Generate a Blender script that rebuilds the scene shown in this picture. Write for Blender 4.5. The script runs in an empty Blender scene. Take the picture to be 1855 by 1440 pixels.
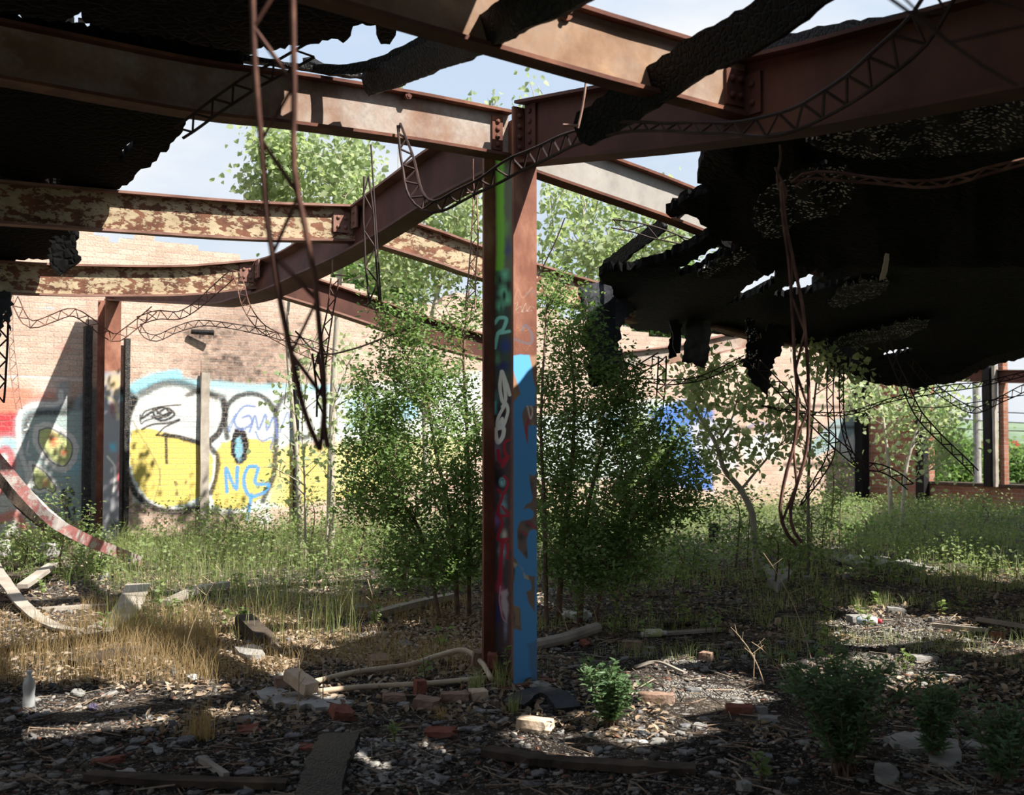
import bpy, math, random
import numpy as np
from mathutils import Vector, Matrix, noise as mnoise
from mathutils.geometry import delaunay_2d_cdt
random.seed(7)
RNG = np.random.default_rng(11)
PI = math.pi
SC = bpy.context.scene
COL = SC.collection

# ------------------------------------------------------------------ camera
W, H, FPX = 1855.0, 1440.0, 2000.0
HORIZON = 790.0
CAM_Z = 1.5
PITCH = math.atan((HORIZON - H/2)/FPX)
cam_d = bpy.data.cameras.new('camera'); cam = bpy.data.objects.new('camera', cam_d); COL.objects.link(cam)
cam_d.sensor_width = 36.0; cam_d.lens = FPX/W*36.0; cam_d.clip_start = 0.05; cam_d.clip_end = 900
cam.location = (0, 0, CAM_Z); cam.rotation_euler = (PI/2 + PITCH, 0, 0)
cam_d.dof.use_dof = True; cam_d.dof.focus_distance = 8.0; cam_d.dof.aperture_fstop = 3.2
SC.camera = cam
# ------------------------------------------------------------------ view, sky, sun
SC.view_settings.view_transform = 'Standard'; SC.view_settings.look = 'None'
SC.view_settings.exposure = 0.05; SC.view_settings.gamma = 1.0; SC.view_settings.use_curve_mapping = False
SUN_DIR = Vector((0.88, -0.475, 1.10)).normalized()       # towards the sun
sun_d = bpy.data.lights.new('sun', 'SUN'); sun_d.energy = 10.5; sun_d.angle = math.radians(0.55); sun_d.color = (1.0, 0.94, 0.86)
sun = bpy.data.objects.new('sun', sun_d); COL.objects.link(sun)
sun.rotation_euler = SUN_DIR.to_track_quat('Z', 'Y').to_euler()
world = bpy.data.worlds.new('sky'); SC.world = world; world.use_nodes = True
nt = world.node_tree; nt.nodes.clear()
def N(t, typ, **kw):
    n = t.nodes.new(typ)
    for k, v in kw.items():
        if k.startswith('i_'):
            key = k[2:]; key = int(key) if key.isdigit() else key.replace('_', ' ')
            n.inputs[key].default_value = v
        else: setattr(n, k, v)
    return n
def ramp(t, stops, interp='LINEAR'):
    r = t.nodes.new('ShaderNodeValToRGB'); r.color_ramp.interpolation = interp
    e = r.color_ramp.elements
    while len(e) < len(stops): e.new(0.5)
    for i, (p, c) in enumerate(stops):
        e[i].position = p; e[i].color = (*c, 1) if len(c) == 3 else c
    return r
tc = N(nt, 'ShaderNodeTexCoord'); sep = N(nt, 'ShaderNodeSeparateXYZ'); nt.links.new(tc.outputs['Generated'], sep.inputs[0])
grad = ramp(nt, [(0.0, (0.74, 0.80, 0.87)), (0.12, (0.66, 0.76, 0.88)), (0.45, (0.54, 0.69, 0.90)), (1.0, (0.22, 0.36, 0.64))])
nt.links.new(sep.outputs['Z'], grad.inputs[0])
mp = N(nt, 'ShaderNodeMapping'); mp.inputs['Scale'].default_value = (1.6, 1.6, 4.0); mp.inputs['Location'].default_value = (0.35, 0.1, 0.0)
nt.links.new(tc.outputs['Generated'], mp.inputs[0])
cn = N(nt, 'ShaderNodeTexNoise', i_Scale=1.7, i_Detail=7.0, i_Roughness=0.52); nt.links.new(mp.outputs[0], cn.inputs['Vector'])
cr = ramp(nt, [(0.42, (0, 0, 0)), (0.62, (1, 1, 1))]); nt.links.new(cn.outputs[0], cr.inputs[0])
mx = N(nt, 'ShaderNodeMixRGB'); mx.inputs[2].default_value = (0.93, 0.95, 0.98, 1)
nt.links.new(cr.outputs[0], mx.inputs[0]); nt.links.new(grad.outputs[0], mx.inputs[1])
bg = N(nt, 'ShaderNodeBackground', i_Strength=1.0); nt.links.new(mx.outputs[0], bg.inputs[0])
wo = N(nt, 'ShaderNodeOutputWorld'); nt.links.new(bg.outputs[0], wo.inputs[0])

# ------------------------------------------------------------------ helpers
CP, SP = math.cos(PITCH), math.sin(PITCH)
def P(px, py, Y):
    """the world point at distance Y (metres along the floor) seen at a photo pixel"""
    dx = (px - W/2)/FPX; dy = -(py - H/2)/FPX
    wy = CP - dy*SP; wz = SP + dy*CP
    k = Y/wy
    return np.array([dx*k, Y + 0*k, CAM_Z + wz*k])
def PA(px, py, Y):
    px = np.asarray(px, float); py = np.asarray(py, float); Y = np.asarray(Y, float)
    dx = (px - W/2)/FPX; dy = -(py - H/2)/FPX
    wy = CP - dy*SP; wz = SP + dy*CP; k = Y/wy
    return np.stack([dx*k, Y + 0*k, CAM_Z + wz*k], -1)
def PROJ(V):
    V = np.asarray(V, float); x = V[..., 0]; y = V[..., 1]; z = V[..., 2] - CAM_Z
    d = y*CP + z*SP; u = -y*SP + z*CP
    return W/2 + FPX*x/d, H/2 - FPX*u/d
def ZAT(X, Y, py):
    dy = -(py - H/2)/FPX
    return CAM_Z + Y*(SP + dy*CP)/(CP - dy*SP)
def GROUND(px, py):
    """floor point (z=0) under a photo pixel below the horizon"""
    dy = -(py - H/2)/FPX; wy = CP - dy*SP; wz = SP + dy*CP; k = -CAM_Z/wz
    return (px - W/2)/FPX*k, wy*k
_L = RNG.random((16, 256, 256))
def vn(x, y, seed=0):
    x = np.asarray(x, float); y = np.asarray(y, float)
    xi = np.floor(x).astype(int); yi = np.floor(y).astype(int); fx = x - xi; fy = y - yi
    fx = fx*fx*(3-2*fx); fy = fy*fy*(3-2*fy); L = _L[seed % 16]
    a = L[xi % 256, yi % 256]; b = L[(xi+1) % 256, yi % 256]; c = L[xi % 256, (yi+1) % 256]; d = L[(xi+1) % 256, (yi+1) % 256]
    return (a*(1-fx)+b*fx)*(1-fy) + (c*(1-fx)+d*fx)*fy
def fbm(x, y, seed=0, o=4):
    s = 0; a = .5
    for i in range(o):
        s = s + a*vn(x*2**i, y*2**i, seed+i); a *= .5
    return s/(1-.5**o)
def gh(x, y):
    x = np.asarray(x, float); y = np.asarray(y, float)
    h = .10*(fbm(x*.7+40, y*.7+40, 1, 3)-.5) + .035*(fbm(x*3.1+9, y*3.1, 5, 3)-.5)
    h = h + .05*np.clip((y-9)/4, 0, 1)
    return h*np.clip((26-y)/4, .3, 1)

class MB:
    def __init__(s): s.V = []; s.F = []; s.n = 0
    def add(s, V, F):
        V = np.asarray(V, float); s.V.append(V); n = s.n
        s.F.extend([tuple(int(i)+n for i in f) for f in F]); s.n += len(V); return s
    def box(s, c, size, R=None):
        x, y, z = np.array(size)/2
        V = np.array([(-x,-y,-z),(x,-y,-z),(x,y,-z),(-x,y,-z),(-x,-y,z),(x,-y,z),(x,y,z),(-x,y,z)])
        if R is not None: V = V @ np.array(R).T
        return s.add(V + np.array(c), [(0,3,2,1),(4,5,6,7),(0,1,5,4),(1,2,6,5),(2,3,7,6),(3,0,4,7)])
    def tube(s, pts, r, n=6, cap=True):
        pts = np.asarray(pts, float); m = len(pts)
        r = np.broadcast_to(np.asarray(r, float), (m,))
        T = np.gradient(pts, axis=0); T /= np.linalg.norm(T, axis=1)[:, None]+1e-9
        ref = np.array([0, 0, 1.]) if abs(T[0][2]) < .9 else np.array([1., 0, 0])
        V = []; a = np.linspace(0, 2*PI, n, endpoint=False)
        u = np.cross(T[0], ref); u /= np.linalg.norm(u)
        for i in range(m):
            u = u - T[i]*np.dot(u, T[i]); u /= np.linalg.norm(u)+1e-9; v = np.cross(T[i], u)
            V.append(pts[i] + r[i]*(np.cos(a)[:, None]*u + np.sin(a)[:, None]*v))
        V = np.concatenate(V); F = []
        for i in range(m-1):
            for j in range(n):
                k = (j+1) % n; F.append((i*n+j, i*n+k, (i+1)*n+k, (i+1)*n+j))
        if cap: F.append(tuple(range(n))[::-1]); F.append(tuple((m-1)*n+j for j in range(n)))
        return s.add(V, F)
    def sweep(s, pts, A, B, prof):
        """sweep a closed profile [(a,b)..] along pts with per-point axes A, B; prof may be a function of i"""
        pts = np.asarray(pts, float); m = len(pts); V = []
        for i in range(m):
            pr = prof(i) if callable(prof) else prof
            for a, b in pr: V.append(pts[i] + A[i]*a + B[i]*b)
        n = len(pr); F = []
        for i in range(m-1):
            for j in range(n):
                k = (j+1) % n; F.append((i*n+j, i*n+k, (i+1)*n+k, (i+1)*n+j))
        F.append(tuple(range(n))[::-1]); F.append(tuple((m-1)*n+j for j in range(n)))
        return s.add(V, F)
    def build(s, name, m, parent=None, smooth=False): return mk(name, np.concatenate(s.V), s.F, m, parent, smooth)

def root_loc(o):
    while o.parent: o = o.parent
    return np.array(o.location)
def mk(name, V, F, m=None, parent=None, smooth=False, uv=None, col=None, colname='Paint'):
    V = np.asarray(V, float)
    loc = root_loc(parent) if parent is not None else np.array([V[:, 0].mean(), V[:, 1].mean(), V[:, 2].min()])
    me = bpy.data.meshes.new(name)
    Vl = V - loc
    if isinstance(F, np.ndarray):
        k = F.shape[1]; me.vertices.add(len(V)); me.vertices.foreach_set('co', Vl.astype(np.float32).ravel())
        me.loops.add(F.size); me.loops.foreach_set('vertex_index', F.astype(np.int32).ravel())
        me.polygons.add(len(F)); me.polygons.foreach_set('loop_start', np.arange(0, F.size, k, dtype=np.int32))
        me.update(calc_edges=True)
        if uv is not None:
            l = me.uv_layers.new(name='UV'); l.data.foreach_set('uv', uv[F.ravel()].astype(np.float32).ravel())
    else:
        me.from_pydata([tuple(v) for v in Vl], [], F); me.update()
        if uv is not None:
            l = me.uv_layers.new(name='UV'); idx = [i for f in F for i in f]
            l.data.foreach_set('uv', np.asarray(uv)[idx].astype(np.float32).ravel())
    if col is not None:
        a = me.color_attributes.new(colname, 'FLOAT_COLOR', 'POINT'); a.data.foreach_set('color', col.astype(np.float32).ravel())
    if smooth: me.polygons.foreach_set('use_smooth', [True]*len(me.polygons))
    if m: me.materials.append(m)
    o = bpy.data.objects.new(name, me); COL.objects.link(o)
    if parent is not None: o.parent = parent
    else: o.location = loc
    return o
def tag(o, label=None, cat=None, group=None, kind=None):
    if label: o['label'] = label
    if cat: o['category'] = cat
    if group: o['group'] = group
    if kind: o['kind'] = kind
    return o
def thing(name, label, cat, loc, group=None):
    o = bpy.data.objects.new(name, None); COL.objects.link(o); o.location = tuple(loc); o.empty_display_size = .1
    return tag(o, label, cat, group)
def unit(v): v = np.asarray(v, float); return v/(np.linalg.norm(v)+1e-12)
def rotz(a): return np.array([[math.cos(a), -math.sin(a), 0], [math.sin(a), math.cos(a), 0], [0, 0, 1]])
def rotx(a): return np.array([[1, 0, 0], [0, math.cos(a), -math.sin(a)], [0, math.sin(a), math.cos(a)]])
def roty(a): return np.array([[math.cos(a), 0, math.sin(a)], [0, 1, 0], [-math.sin(a), 0, math.cos(a)]])
def smoothpath(pts, n=8):
    """Catmull-Rom through the points"""
    p = np.asarray(pts, float)
    if len(p) < 3: return np.array([p[0]*(1-t)+p[-1]*t for t in np.linspace(0, 1, n+1)])
    q = np.vstack([2*p[0]-p[1], p, 2*p[-1]-p[-2]]); out = []
    for i in range(1, len(q)-2):
        for t in np.linspace(0, 1, n, endpoint=False):
            a, b, c, d = q[i-1], q[i], q[i+1], q[i+2]
            out.append(.5*((2*b)+(c-a)*t+(2*a-5*b+4*c-d)*t*t+(3*b-a-3*c+d)*t**3))
    out.append(p[-1]); return np.array(out)

# building grid: main column at the origin, t runs along the girder line (away to the left), w along the joists (away to the right)
U = np.array([-.548, .836, 0]); Vv = np.array([.836, .548, 0]); O = np.array([.08, 6.68, 0]); ZZ = np.array([0, 0, 1.])
def TW(t, w, z=0.0): return O + U*t + Vv*w + ZZ*z

# ------------------------------------------------------------------ materials
def newmat(name, rough=.8, spec=.3):
    m = bpy.data.materials.new(name); m.use_nodes = True; t = m.node_tree
    b = t.nodes['Principled BSDF']; b.inputs['Roughness'].default_value = rough; b.inputs['Specular IOR Level'].default_value = spec
    return m, t, b
def bump(t, b, src, s=.4, d=.01):
    n = N(t, 'ShaderNodeBump', i_Strength=s, i_Distance=d); t.links.new(src, n.inputs['Height']); t.links.new(n.outputs[0], b.inputs['Normal']); return n
def objco(t, scale=(1, 1, 1)):
    tc = N(t, 'ShaderNodeTexCoord'); mp = N(t, 'ShaderNodeMapping'); mp.inputs['Scale'].default_value = scale
    t.links.new(tc.outputs['Object'], mp.inputs[0]); return mp.outputs[0]
def noisemat(name, stops, scale=6, detail=8, rough=.85, spec=.25, bs=.4, bd=.008, sc=(1, 1, 1), rgh=.6, bscale=None, metallic=0):
    m, t, b = newmat(name, rough, spec); co = objco(t, sc)
    n = N(t, 'ShaderNodeTexNoise', i_Scale=scale, i_Detail=detail, i_Roughness=rgh); t.links.new(co, n.inputs['Vector'])
    r = ramp(t, stops); t.links.new(n.outputs[0], r.inputs[0]); t.links.new(r.outputs[0], b.inputs['Base Color'])
    n2 = N(t, 'ShaderNodeTexNoise', i_Scale=bscale or scale*5, i_Detail=6.0); t.links.new(co, n2.inputs['Vector'])
    bump(t, b, n2.outputs[0], bs, bd); b.inputs['Metallic'].default_value = metallic
    return m
def mix2(name, s1, s2, scale1, scale2, maskscale, lo, hi, rough=.8, spec=.3, bs=.4, bd=.004, sc=(1, 1, 1)):
    """two noise ramps mixed by a third noise with a hard edge (flaking paint on rust)"""
    m, t, b = newmat(name, rough, spec); co = objco(t, sc); L = t.links
    outs = []
    for st, s in ((s1, scale1), (s2, scale2)):
        n = N(t, 'ShaderNodeTexNoise', i_Scale=s, i_Detail=8.0, i_Roughness=.65); L.new(co, n.inputs['Vector'])
        r = ramp(t, st); L.new(n.outputs[0], r.inputs[0]); outs.append(r.outputs[0])
    n = N(t, 'ShaderNodeTexNoise', i_Scale=maskscale, i_Detail=9.0, i_Roughness=.7); L.new(co, n.inputs['Vector'])
    r = ramp(t, [(lo, (0, 0, 0)), (hi, (1, 1, 1))]); L.new(n.outputs[0], r.inputs[0])
    x = N(t, 'ShaderNodeMixRGB'); L.new(r.outputs[0], x.inputs[0]); L.new(outs[0], x.inputs[1]); L.new(outs[1], x.inputs[2])
    L.new(x.outputs[0], b.inputs['Base Color']); bump(t, b, r.outputs[0], bs, bd)
    return m
RUST = [(.3, (.055, .022, .014)), (.5, (.13, .05, .03)), (.7, (.22, .085, .045))]
M = {}
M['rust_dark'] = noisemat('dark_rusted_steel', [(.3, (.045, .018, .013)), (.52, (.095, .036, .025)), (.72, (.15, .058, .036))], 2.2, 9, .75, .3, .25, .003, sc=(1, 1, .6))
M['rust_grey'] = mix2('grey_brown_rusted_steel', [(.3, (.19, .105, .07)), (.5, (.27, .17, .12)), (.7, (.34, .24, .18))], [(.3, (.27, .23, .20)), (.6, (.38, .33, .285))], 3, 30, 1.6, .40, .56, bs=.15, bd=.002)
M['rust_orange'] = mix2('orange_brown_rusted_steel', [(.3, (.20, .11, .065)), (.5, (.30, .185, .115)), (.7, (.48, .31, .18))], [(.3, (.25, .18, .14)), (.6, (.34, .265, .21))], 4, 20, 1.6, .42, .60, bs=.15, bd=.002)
M['grey_steel'] = mix2('grey_coated_steel', [(.3, (.26, .25, .23)), (.6, (.36, .34, .31))], [(.3, (.20, .195, .185)), (.6, (.32, .27, .22))], 3, 12, 2.0, .45, .6, bs=.15, bd=.002)
M['flake'] = mix2('flaking_cream_paint_on_rust', [(.3, (.055, .022, .014)), (.5, (.16, .07, .04)), (.7, (.24, .10, .06))], [(.3, (.30, .235, .14)), (.6, (.46, .38, .25))], 4, 8, 14.0, .47, .50, bs=.4, bd=.003, sc=(.8, .8, 1.6))
M['rust_flange'] = noisemat('pinkish_rusted_flange', [(.3, (.13, .06, .045)), (.5, (.24, .13, .10)), (.7, (.34, .20, .16))], 3, 8, .8, .25, .2, .002)
M['rust_column'] = noisemat('red_brown_rusted_column', [(.3, (.07, .025, .018)), (.5, (.14, .055, .035)), (.7, (.28, .12, .07))], 3, 8, .8, .3, .2, .002)
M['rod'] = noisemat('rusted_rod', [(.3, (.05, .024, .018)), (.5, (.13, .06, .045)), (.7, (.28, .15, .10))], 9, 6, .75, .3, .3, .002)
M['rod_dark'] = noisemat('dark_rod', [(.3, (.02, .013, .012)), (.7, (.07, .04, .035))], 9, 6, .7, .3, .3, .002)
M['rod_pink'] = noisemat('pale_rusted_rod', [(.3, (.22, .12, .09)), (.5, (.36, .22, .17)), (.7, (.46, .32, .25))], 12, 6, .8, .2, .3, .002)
M['rod_yellow'] = noisemat('yellow_painted_rod', [(.3, (.20, .11, .05)), (.5, (.36, .24, .09)), (.7, (.16, .08, .05))], 12, 6, .8, .2, .3, .002)
def charmat(name, base, vs=26, sc=(1, 1, 1), speck=None, rough=.62, bs=.9, bd=.02, spec=.35):
    m, t, b = newmat(name, rough, spec); L = t.links; co = objco(t, sc)
    v = N(t, 'ShaderNodeTexVoronoi', i_Scale=vs); v.feature = 'DISTANCE_TO_EDGE'; L.new(co, v.inputs['Vector'])
    r = ramp(t, [(0, (0, 0, 0)), (.18, (1, 1, 1))]); L.new(v.outputs[0], r.inputs[0])
    n = N(t, 'ShaderNodeTexNoise', i_Scale=9.0, i_Detail=8.0); L.new(co, n.inputs['Vector'])
    rc = ramp(t, [(.3, tuple(c*.5 for c in base)), (.7, base)]); L.new(n.outputs[0], rc.inputs[0]); c = rc.outputs[0]
    if speck:
        v2 = N(t, 'ShaderNodeTexVoronoi', i_Scale=speck[0]); L.new(co, v2.inputs['Vector'])
        s = ramp(t, [(speck[1], (1, 1, 1)), (speck[1]+.05, (0, 0, 0))]); L.new(v2.outputs['Distance'], s.inputs[0])
        n3 = N(t, 'ShaderNodeTexNoise', i_Scale=speck[2], i_Detail=3.0); L.new(co, n3.inputs['Vector'])
        s3 = ramp(t, [(.44, (0, 0, 0)), (.54, (1, 1, 1))]); L.new(n3.outputs[0], s3.inputs[0])
        mm = N(t, 'ShaderNodeMath', operation='MULTIPLY'); L.new(s.outputs[0], mm.inputs[0]); L.new(s3.outputs[0], mm.inputs[1])
        x = N(t, 'ShaderNodeMixRGB'); x.inputs[2].default_value = (*speck[3], 1); L.new(mm.outputs[0], x.inputs[0]); L.new(c, x.inputs[1]); c = x.outputs[0]
    L.new(c, b.inputs['Base Color']); bump(t, b, r.outputs[0], bs, bd); return m
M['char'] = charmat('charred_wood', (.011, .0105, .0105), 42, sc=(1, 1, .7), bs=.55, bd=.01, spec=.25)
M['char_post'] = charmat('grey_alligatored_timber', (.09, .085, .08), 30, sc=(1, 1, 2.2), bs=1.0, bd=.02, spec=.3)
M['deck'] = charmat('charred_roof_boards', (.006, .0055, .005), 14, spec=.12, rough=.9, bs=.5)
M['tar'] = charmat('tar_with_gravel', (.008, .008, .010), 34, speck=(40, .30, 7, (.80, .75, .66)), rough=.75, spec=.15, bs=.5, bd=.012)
M['felt'] = charmat('torn_roofing_felt', (.028, .030, .038), 7, rough=.6, bs=.25, spec=.3)
M['mold'] = noisemat('grey_dusty_underside', [(.4, (.03, .03, .032)), (.6, (.13, .135, .14))], 3, 8, .9, .1)
M['wood'] = noisemat('weathered_board', [(.3, (.20, .17, .14)), (.5, (.34, .30, .25)), (.7, (.46, .42, .36))], 3, 9, .9, .15, .6, .006, sc=(1, 1, 1), bscale=40)
M['wood_pale'] = noisemat('pale_stripped_wood', [(.3, (.42, .32, .22)), (.6, (.62, .52, .38))], 4, 8, .9, .15, .4, .004)
M['wood_dark'] = noisemat('dark_rotten_board', [(.3, (.028, .022, .018)), (.6, (.09, .07, .055)), (.75, (.16, .11, .07))], 5, 9, .95, .1, .8, .012)
M['wood_red'] = mix2('board_with_red_paint', [(.3, (.30, .10, .10)), (.6, (.44, .19, .17))], [(.3, (.38, .34, .31)), (.6, (.52, .48, .44))], 6, 12, 7, .46, .54)
M['slate'] = noisemat('pale_slate_chip', [(.3, (.14, .14, .14)), (.5, (.25, .245, .23)), (.7, (.38, .36, .33))], 5, 6, .85, .2, .5, .004)
M['slate_d'] = noisemat('grey_slate_chip', [(.3, (.09, .09, .10)), (.6, (.22, .22, .22))], 5, 6, .85, .2, .5, .004)
M['brick_red'] = noisemat('red_brick_piece', [(.3, (.17, .065, .045)), (.5, (.26, .10, .07)), (.7, (.34, .16, .12))], 8, 8, .95, .1, .8, .006)
M['brick_tan'] = noisemat('tan_brick_piece', [(.3, (.50, .36, .25)), (.5, (.62, .48, .35)), (.7, (.74, .62, .48))], 9, 8, .95, .1, .8, .006)
M['brick_brown'] = noisemat('brown_brick_piece', [(.3, (.18, .11, .08)), (.5, (.30, .20, .15)), (.7, (.40, .30, .24))], 9, 8, .95, .1, .8, .006)
M['concrete'] = noisemat('pale_broken_concrete', [(.3, (.20, .195, .18)), (.5, (.32, .31, .29)), (.7, (.45, .43, .40))], 6, 9, .95, .1, .7, .006)
M['white'] = noisemat('dirty_white_plastic', [(.3, (.40, .40, .38)), (.6, (.70, .70, .67))], 9, 6, .5, .4)
M['rubber'] = noisemat('black_rubber', [(.3, (.012, .012, .013)), (.7, (.04, .04, .045))], 9, 6, .5, .4)
def plain(name, c, rough=.7, spec=.3, metallic=0):
    m, t, b = newmat(name, rough, spec); L = t.links
    n = N(t, 'ShaderNodeTexNoise', i_Scale=14.0, i_Detail=5.0); L.new(objco(t), n.inputs['Vector'])
    r = ramp(t, [(.3, tuple(x*.75 for x in c)), (.7, tuple(min(1, x*1.15) for x in c))]); L.new(n.outputs[0], r.inputs[0]); L.new(r.outputs[0], b.inputs['Base Color'])
    b.inputs['Metallic'].default_value = metallic; return m
def leafmat(name, cols, trans=.45, tcol=1.5, rough=.5):
    m = bpy.data.materials.new(name); m.use_nodes = True; t = m.node_tree; L = t.links; b = t.nodes['Principled BSDF']
    b.inputs['Roughness'].default_value = rough; b.inputs['Specular IOR Level'].default_value = .35
    g = N(t, 'ShaderNodeNewGeometry'); k = len(cols)
    r = ramp(t, [(i/(k-1), c) for i, c in enumerate(cols)]); L.new(g.outputs['Random Per Island'], r.inputs[0]); L.new(r.outputs[0], b.inputs['Base Color'])
    tr = N(t, 'ShaderNodeBsdfTranslucent')
    x = N(t, 'ShaderNodeMixRGB', blend_type='MULTIPLY'); x.inputs[0].default_value = 1; x.inputs[2].default_value = (tcol*1.0, tcol*1.02, tcol*.72, 1)
    L.new(r.outputs[0], x.inputs[1]); L.new(x.outputs[0], tr.inputs[0])
    ms = N(t, 'ShaderNodeMixShader'); ms.inputs[0].default_value = trans; L.new(b.outputs[0], ms.inputs[1]); L.new(tr.outputs[0], ms.inputs[2])
    L.new(ms.outputs[0], t.nodes['Material Output'].inputs['Surface']); return m
M['leaf_shrub'] = leafmat('shrub_leaf', [(.09, .16, .045), (.15, .24, .075), (.23, .33, .13), (.13, .21, .07)], .45)
M['leaf_cotton'] = leafmat('cottonwood_leaf', [(.22, .29, .15), (.31, .38, .21), (.42, .48, .31), (.27, .34, .18)], .5)
M['leaf_weed'] = leafmat('weed_leaf', [(.13, .19, .07), (.20, .28, .10), (.29, .36, .15)], .45)
M['leaf_mug'] = leafmat('mugwort_leaf', [(.09, .16, .07), (.14, .23, .11), (.20, .31, .16)], .35)
M['leaf_back'] = leafmat('distant_leaf', [(.10, .17, .05), (.15, .24, .08), (.22, .32, .12)], .4)
M['grass_green'] = leafmat('green_grass', [(.14, .20, .06), (.22, .30, .10), (.32, .36, .16), (.42, .40, .22)], .4)
M['grass_dry'] = leafmat('dry_grass', [(.30, .20, .09), (.42, .30, .15), (.52, .40, .22)], .4, 1.3)
M['leaf_dead'] = leafmat('dead_leaf', [(.24, .16, .10), (.38, .28, .19), (.50, .41, .31), (.14, .09, .06)], .15, 1.2, .8)
M['bark'] = noisemat('grey_bark', [(.3, (.13, .10, .08)), (.6, (.30, .26, .21))], 12, 8, .9, .15, .6, .006, sc=(1, 1, .3))
M['bark_pale'] = noisemat('pale_bark', [(.3, (.26, .22, .17)), (.6, (.46, .42, .34))], 12, 8, .9, .15, .5, .004, sc=(1, 1, .3))
M['twig'] = noisemat('brown_twig', [(.3, (.10, .06, .045)), (.6, (.22, .15, .11))], 12, 6, .9, .15)
M['stalk_dry'] = noisemat('dry_stalk', [(.3, (.36, .25, .16)), (.6, (.54, .42, .28))], 12, 6, .9, .15)

def brickmat(name, c1, c2, mortar, paint=False, soot=None, grime=.5):
    m, t, b = newmat(name, .92, .12); L = t.links
    uv = N(t, 'ShaderNodeUVMap'); uv.uv_map = 'UV'
    nz = N(t, 'ShaderNodeTexNoise', i_Scale=5.0, i_Detail=4.0); L.new(uv.outputs[0], nz.inputs['Vector'])
    ad = N(t, 'ShaderNodeVectorMath', operation='MULTIPLY_ADD'); ad.inputs[1].default_value = (.012, .012, 0); L.new(nz.outputs['Color'], ad.inputs[0]); L.new(uv.outputs[0], ad.inputs[2])
    br = N(t, 'ShaderNodeTexBrick', i_Scale=1.0); br.offset = .5
    br.inputs['Color1'].default_value = (*c1, 1); br.inputs['Color2'].default_value = (*c2, 1); br.inputs['Mortar'].default_value = (*mortar, 1)
    br.inputs['Mortar Size'].default_value = .007; br.inputs['Mortar Smooth'].default_value = .3; br.inputs['Bias'].default_value = -.1
    br.inputs['Brick Width'].default_value = .215; br.inputs['Row Height'].default_value = .078
    L.new(ad.outputs[0], br.inputs['Vector'])
    n = N(t, 'ShaderNodeTexNoise', i_Scale=1.6, i_Detail=9.0, i_Roughness=.65); L.new(uv.outputs[0], n.inputs['Vector'])
    r = ramp(t, [(.3, (.55, .50, .47)), (.55, (1, 1, 1)), (.75, (1.12, 1.1, 1.08))]); L.new(n.outputs[0], r.inputs[0])
    x = N(t, 'ShaderNodeMixRGB', blend_type='MULTIPLY'); x.inputs[0].default_value = grime; L.new(br.outputs[0], x.inputs[1]); L.new(r.outputs[0], x.inputs[2])
    c = x.outputs[0]
    n2 = N(t, 'ShaderNodeTexNoise', i_Scale=38.0, i_Detail=5.0); L.new(uv.outputs[0], n2.inputs['Vector'])
    r2 = ramp(t, [(.35, (.72, .70, .68)), (.6, (1.08, 1.08, 1.08))]); L.new(n2.outputs[0], r2.inputs[0])
    x2 = N(t, 'ShaderNodeMixRGB', blend_type='MULTIPLY'); x2.inputs[0].default_value = .7; L.new(c, x2.inputs[1]); L.new(r2.outputs[0], x2.inputs[2]); c = x2.outputs[0]
    if paint:
        at = N(t, 'ShaderNodeVertexColor'); at.layer_name = 'Paint'
        rp = ramp(t, [(.40, (0, 0, 0)), (.46, (1, 1, 1))]); L.new(n2.outputs[0], rp.inputs[0])
        gp = N(t, 'ShaderNodeMath', operation='MULTIPLY_ADD'); gp.inputs[1].default_value = .22; gp.inputs[2].default_value = .78; L.new(rp.outputs[0], gp.inputs[0])
        mo = N(t, 'ShaderNodeMath', operation='MULTIPLY_ADD'); mo.inputs[1].default_value = -.25; mo.inputs[2].default_value = 1.0; L.new(br.outputs['Fac'], mo.inputs[0])
        m1 = N(t, 'ShaderNodeMath', operation='MULTIPLY'); L.new(gp.outputs[0], m1.inputs[0]); L.new(mo.outputs[0], m1.inputs[1])
        m2 = N(t, 'ShaderNodeMath', operation='MULTIPLY', use_clamp=True); L.new(m1.outputs[0], m2.inputs[0]); L.new(at.outputs['Alpha'], m2.inputs[1])
        x3 = N(t, 'ShaderNodeMixRGB'); L.new(m2.outputs[0], x3.inputs[0]); L.new(c, x3.inputs[1]); L.new(at.outputs['Color'], x3.inputs[2]); c = x3.outputs[0]
    L.new(c, b.inputs['Base Color'])
    mm = N(t, 'ShaderNodeMath', operation='MULTIPLY_ADD'); mm.inputs[1].default_value = -1.0; L.new(br.outputs['Fac'], mm.inputs[0]); L.new(n2.outputs[0], mm.inputs[2])
    bump(t, b, mm.outputs[0], .8, .012); return m
M['brickwall'] = brickmat('painted_brick_wall', (.53, .37, .29), (.63, .47, .38), (.50, .42, .36), paint=True)
M['brickred'] = brickmat('red_brick_wall', (.30, .13, .08), (.38, .19, .13), (.34, .29, .25), grime=.9)
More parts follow.
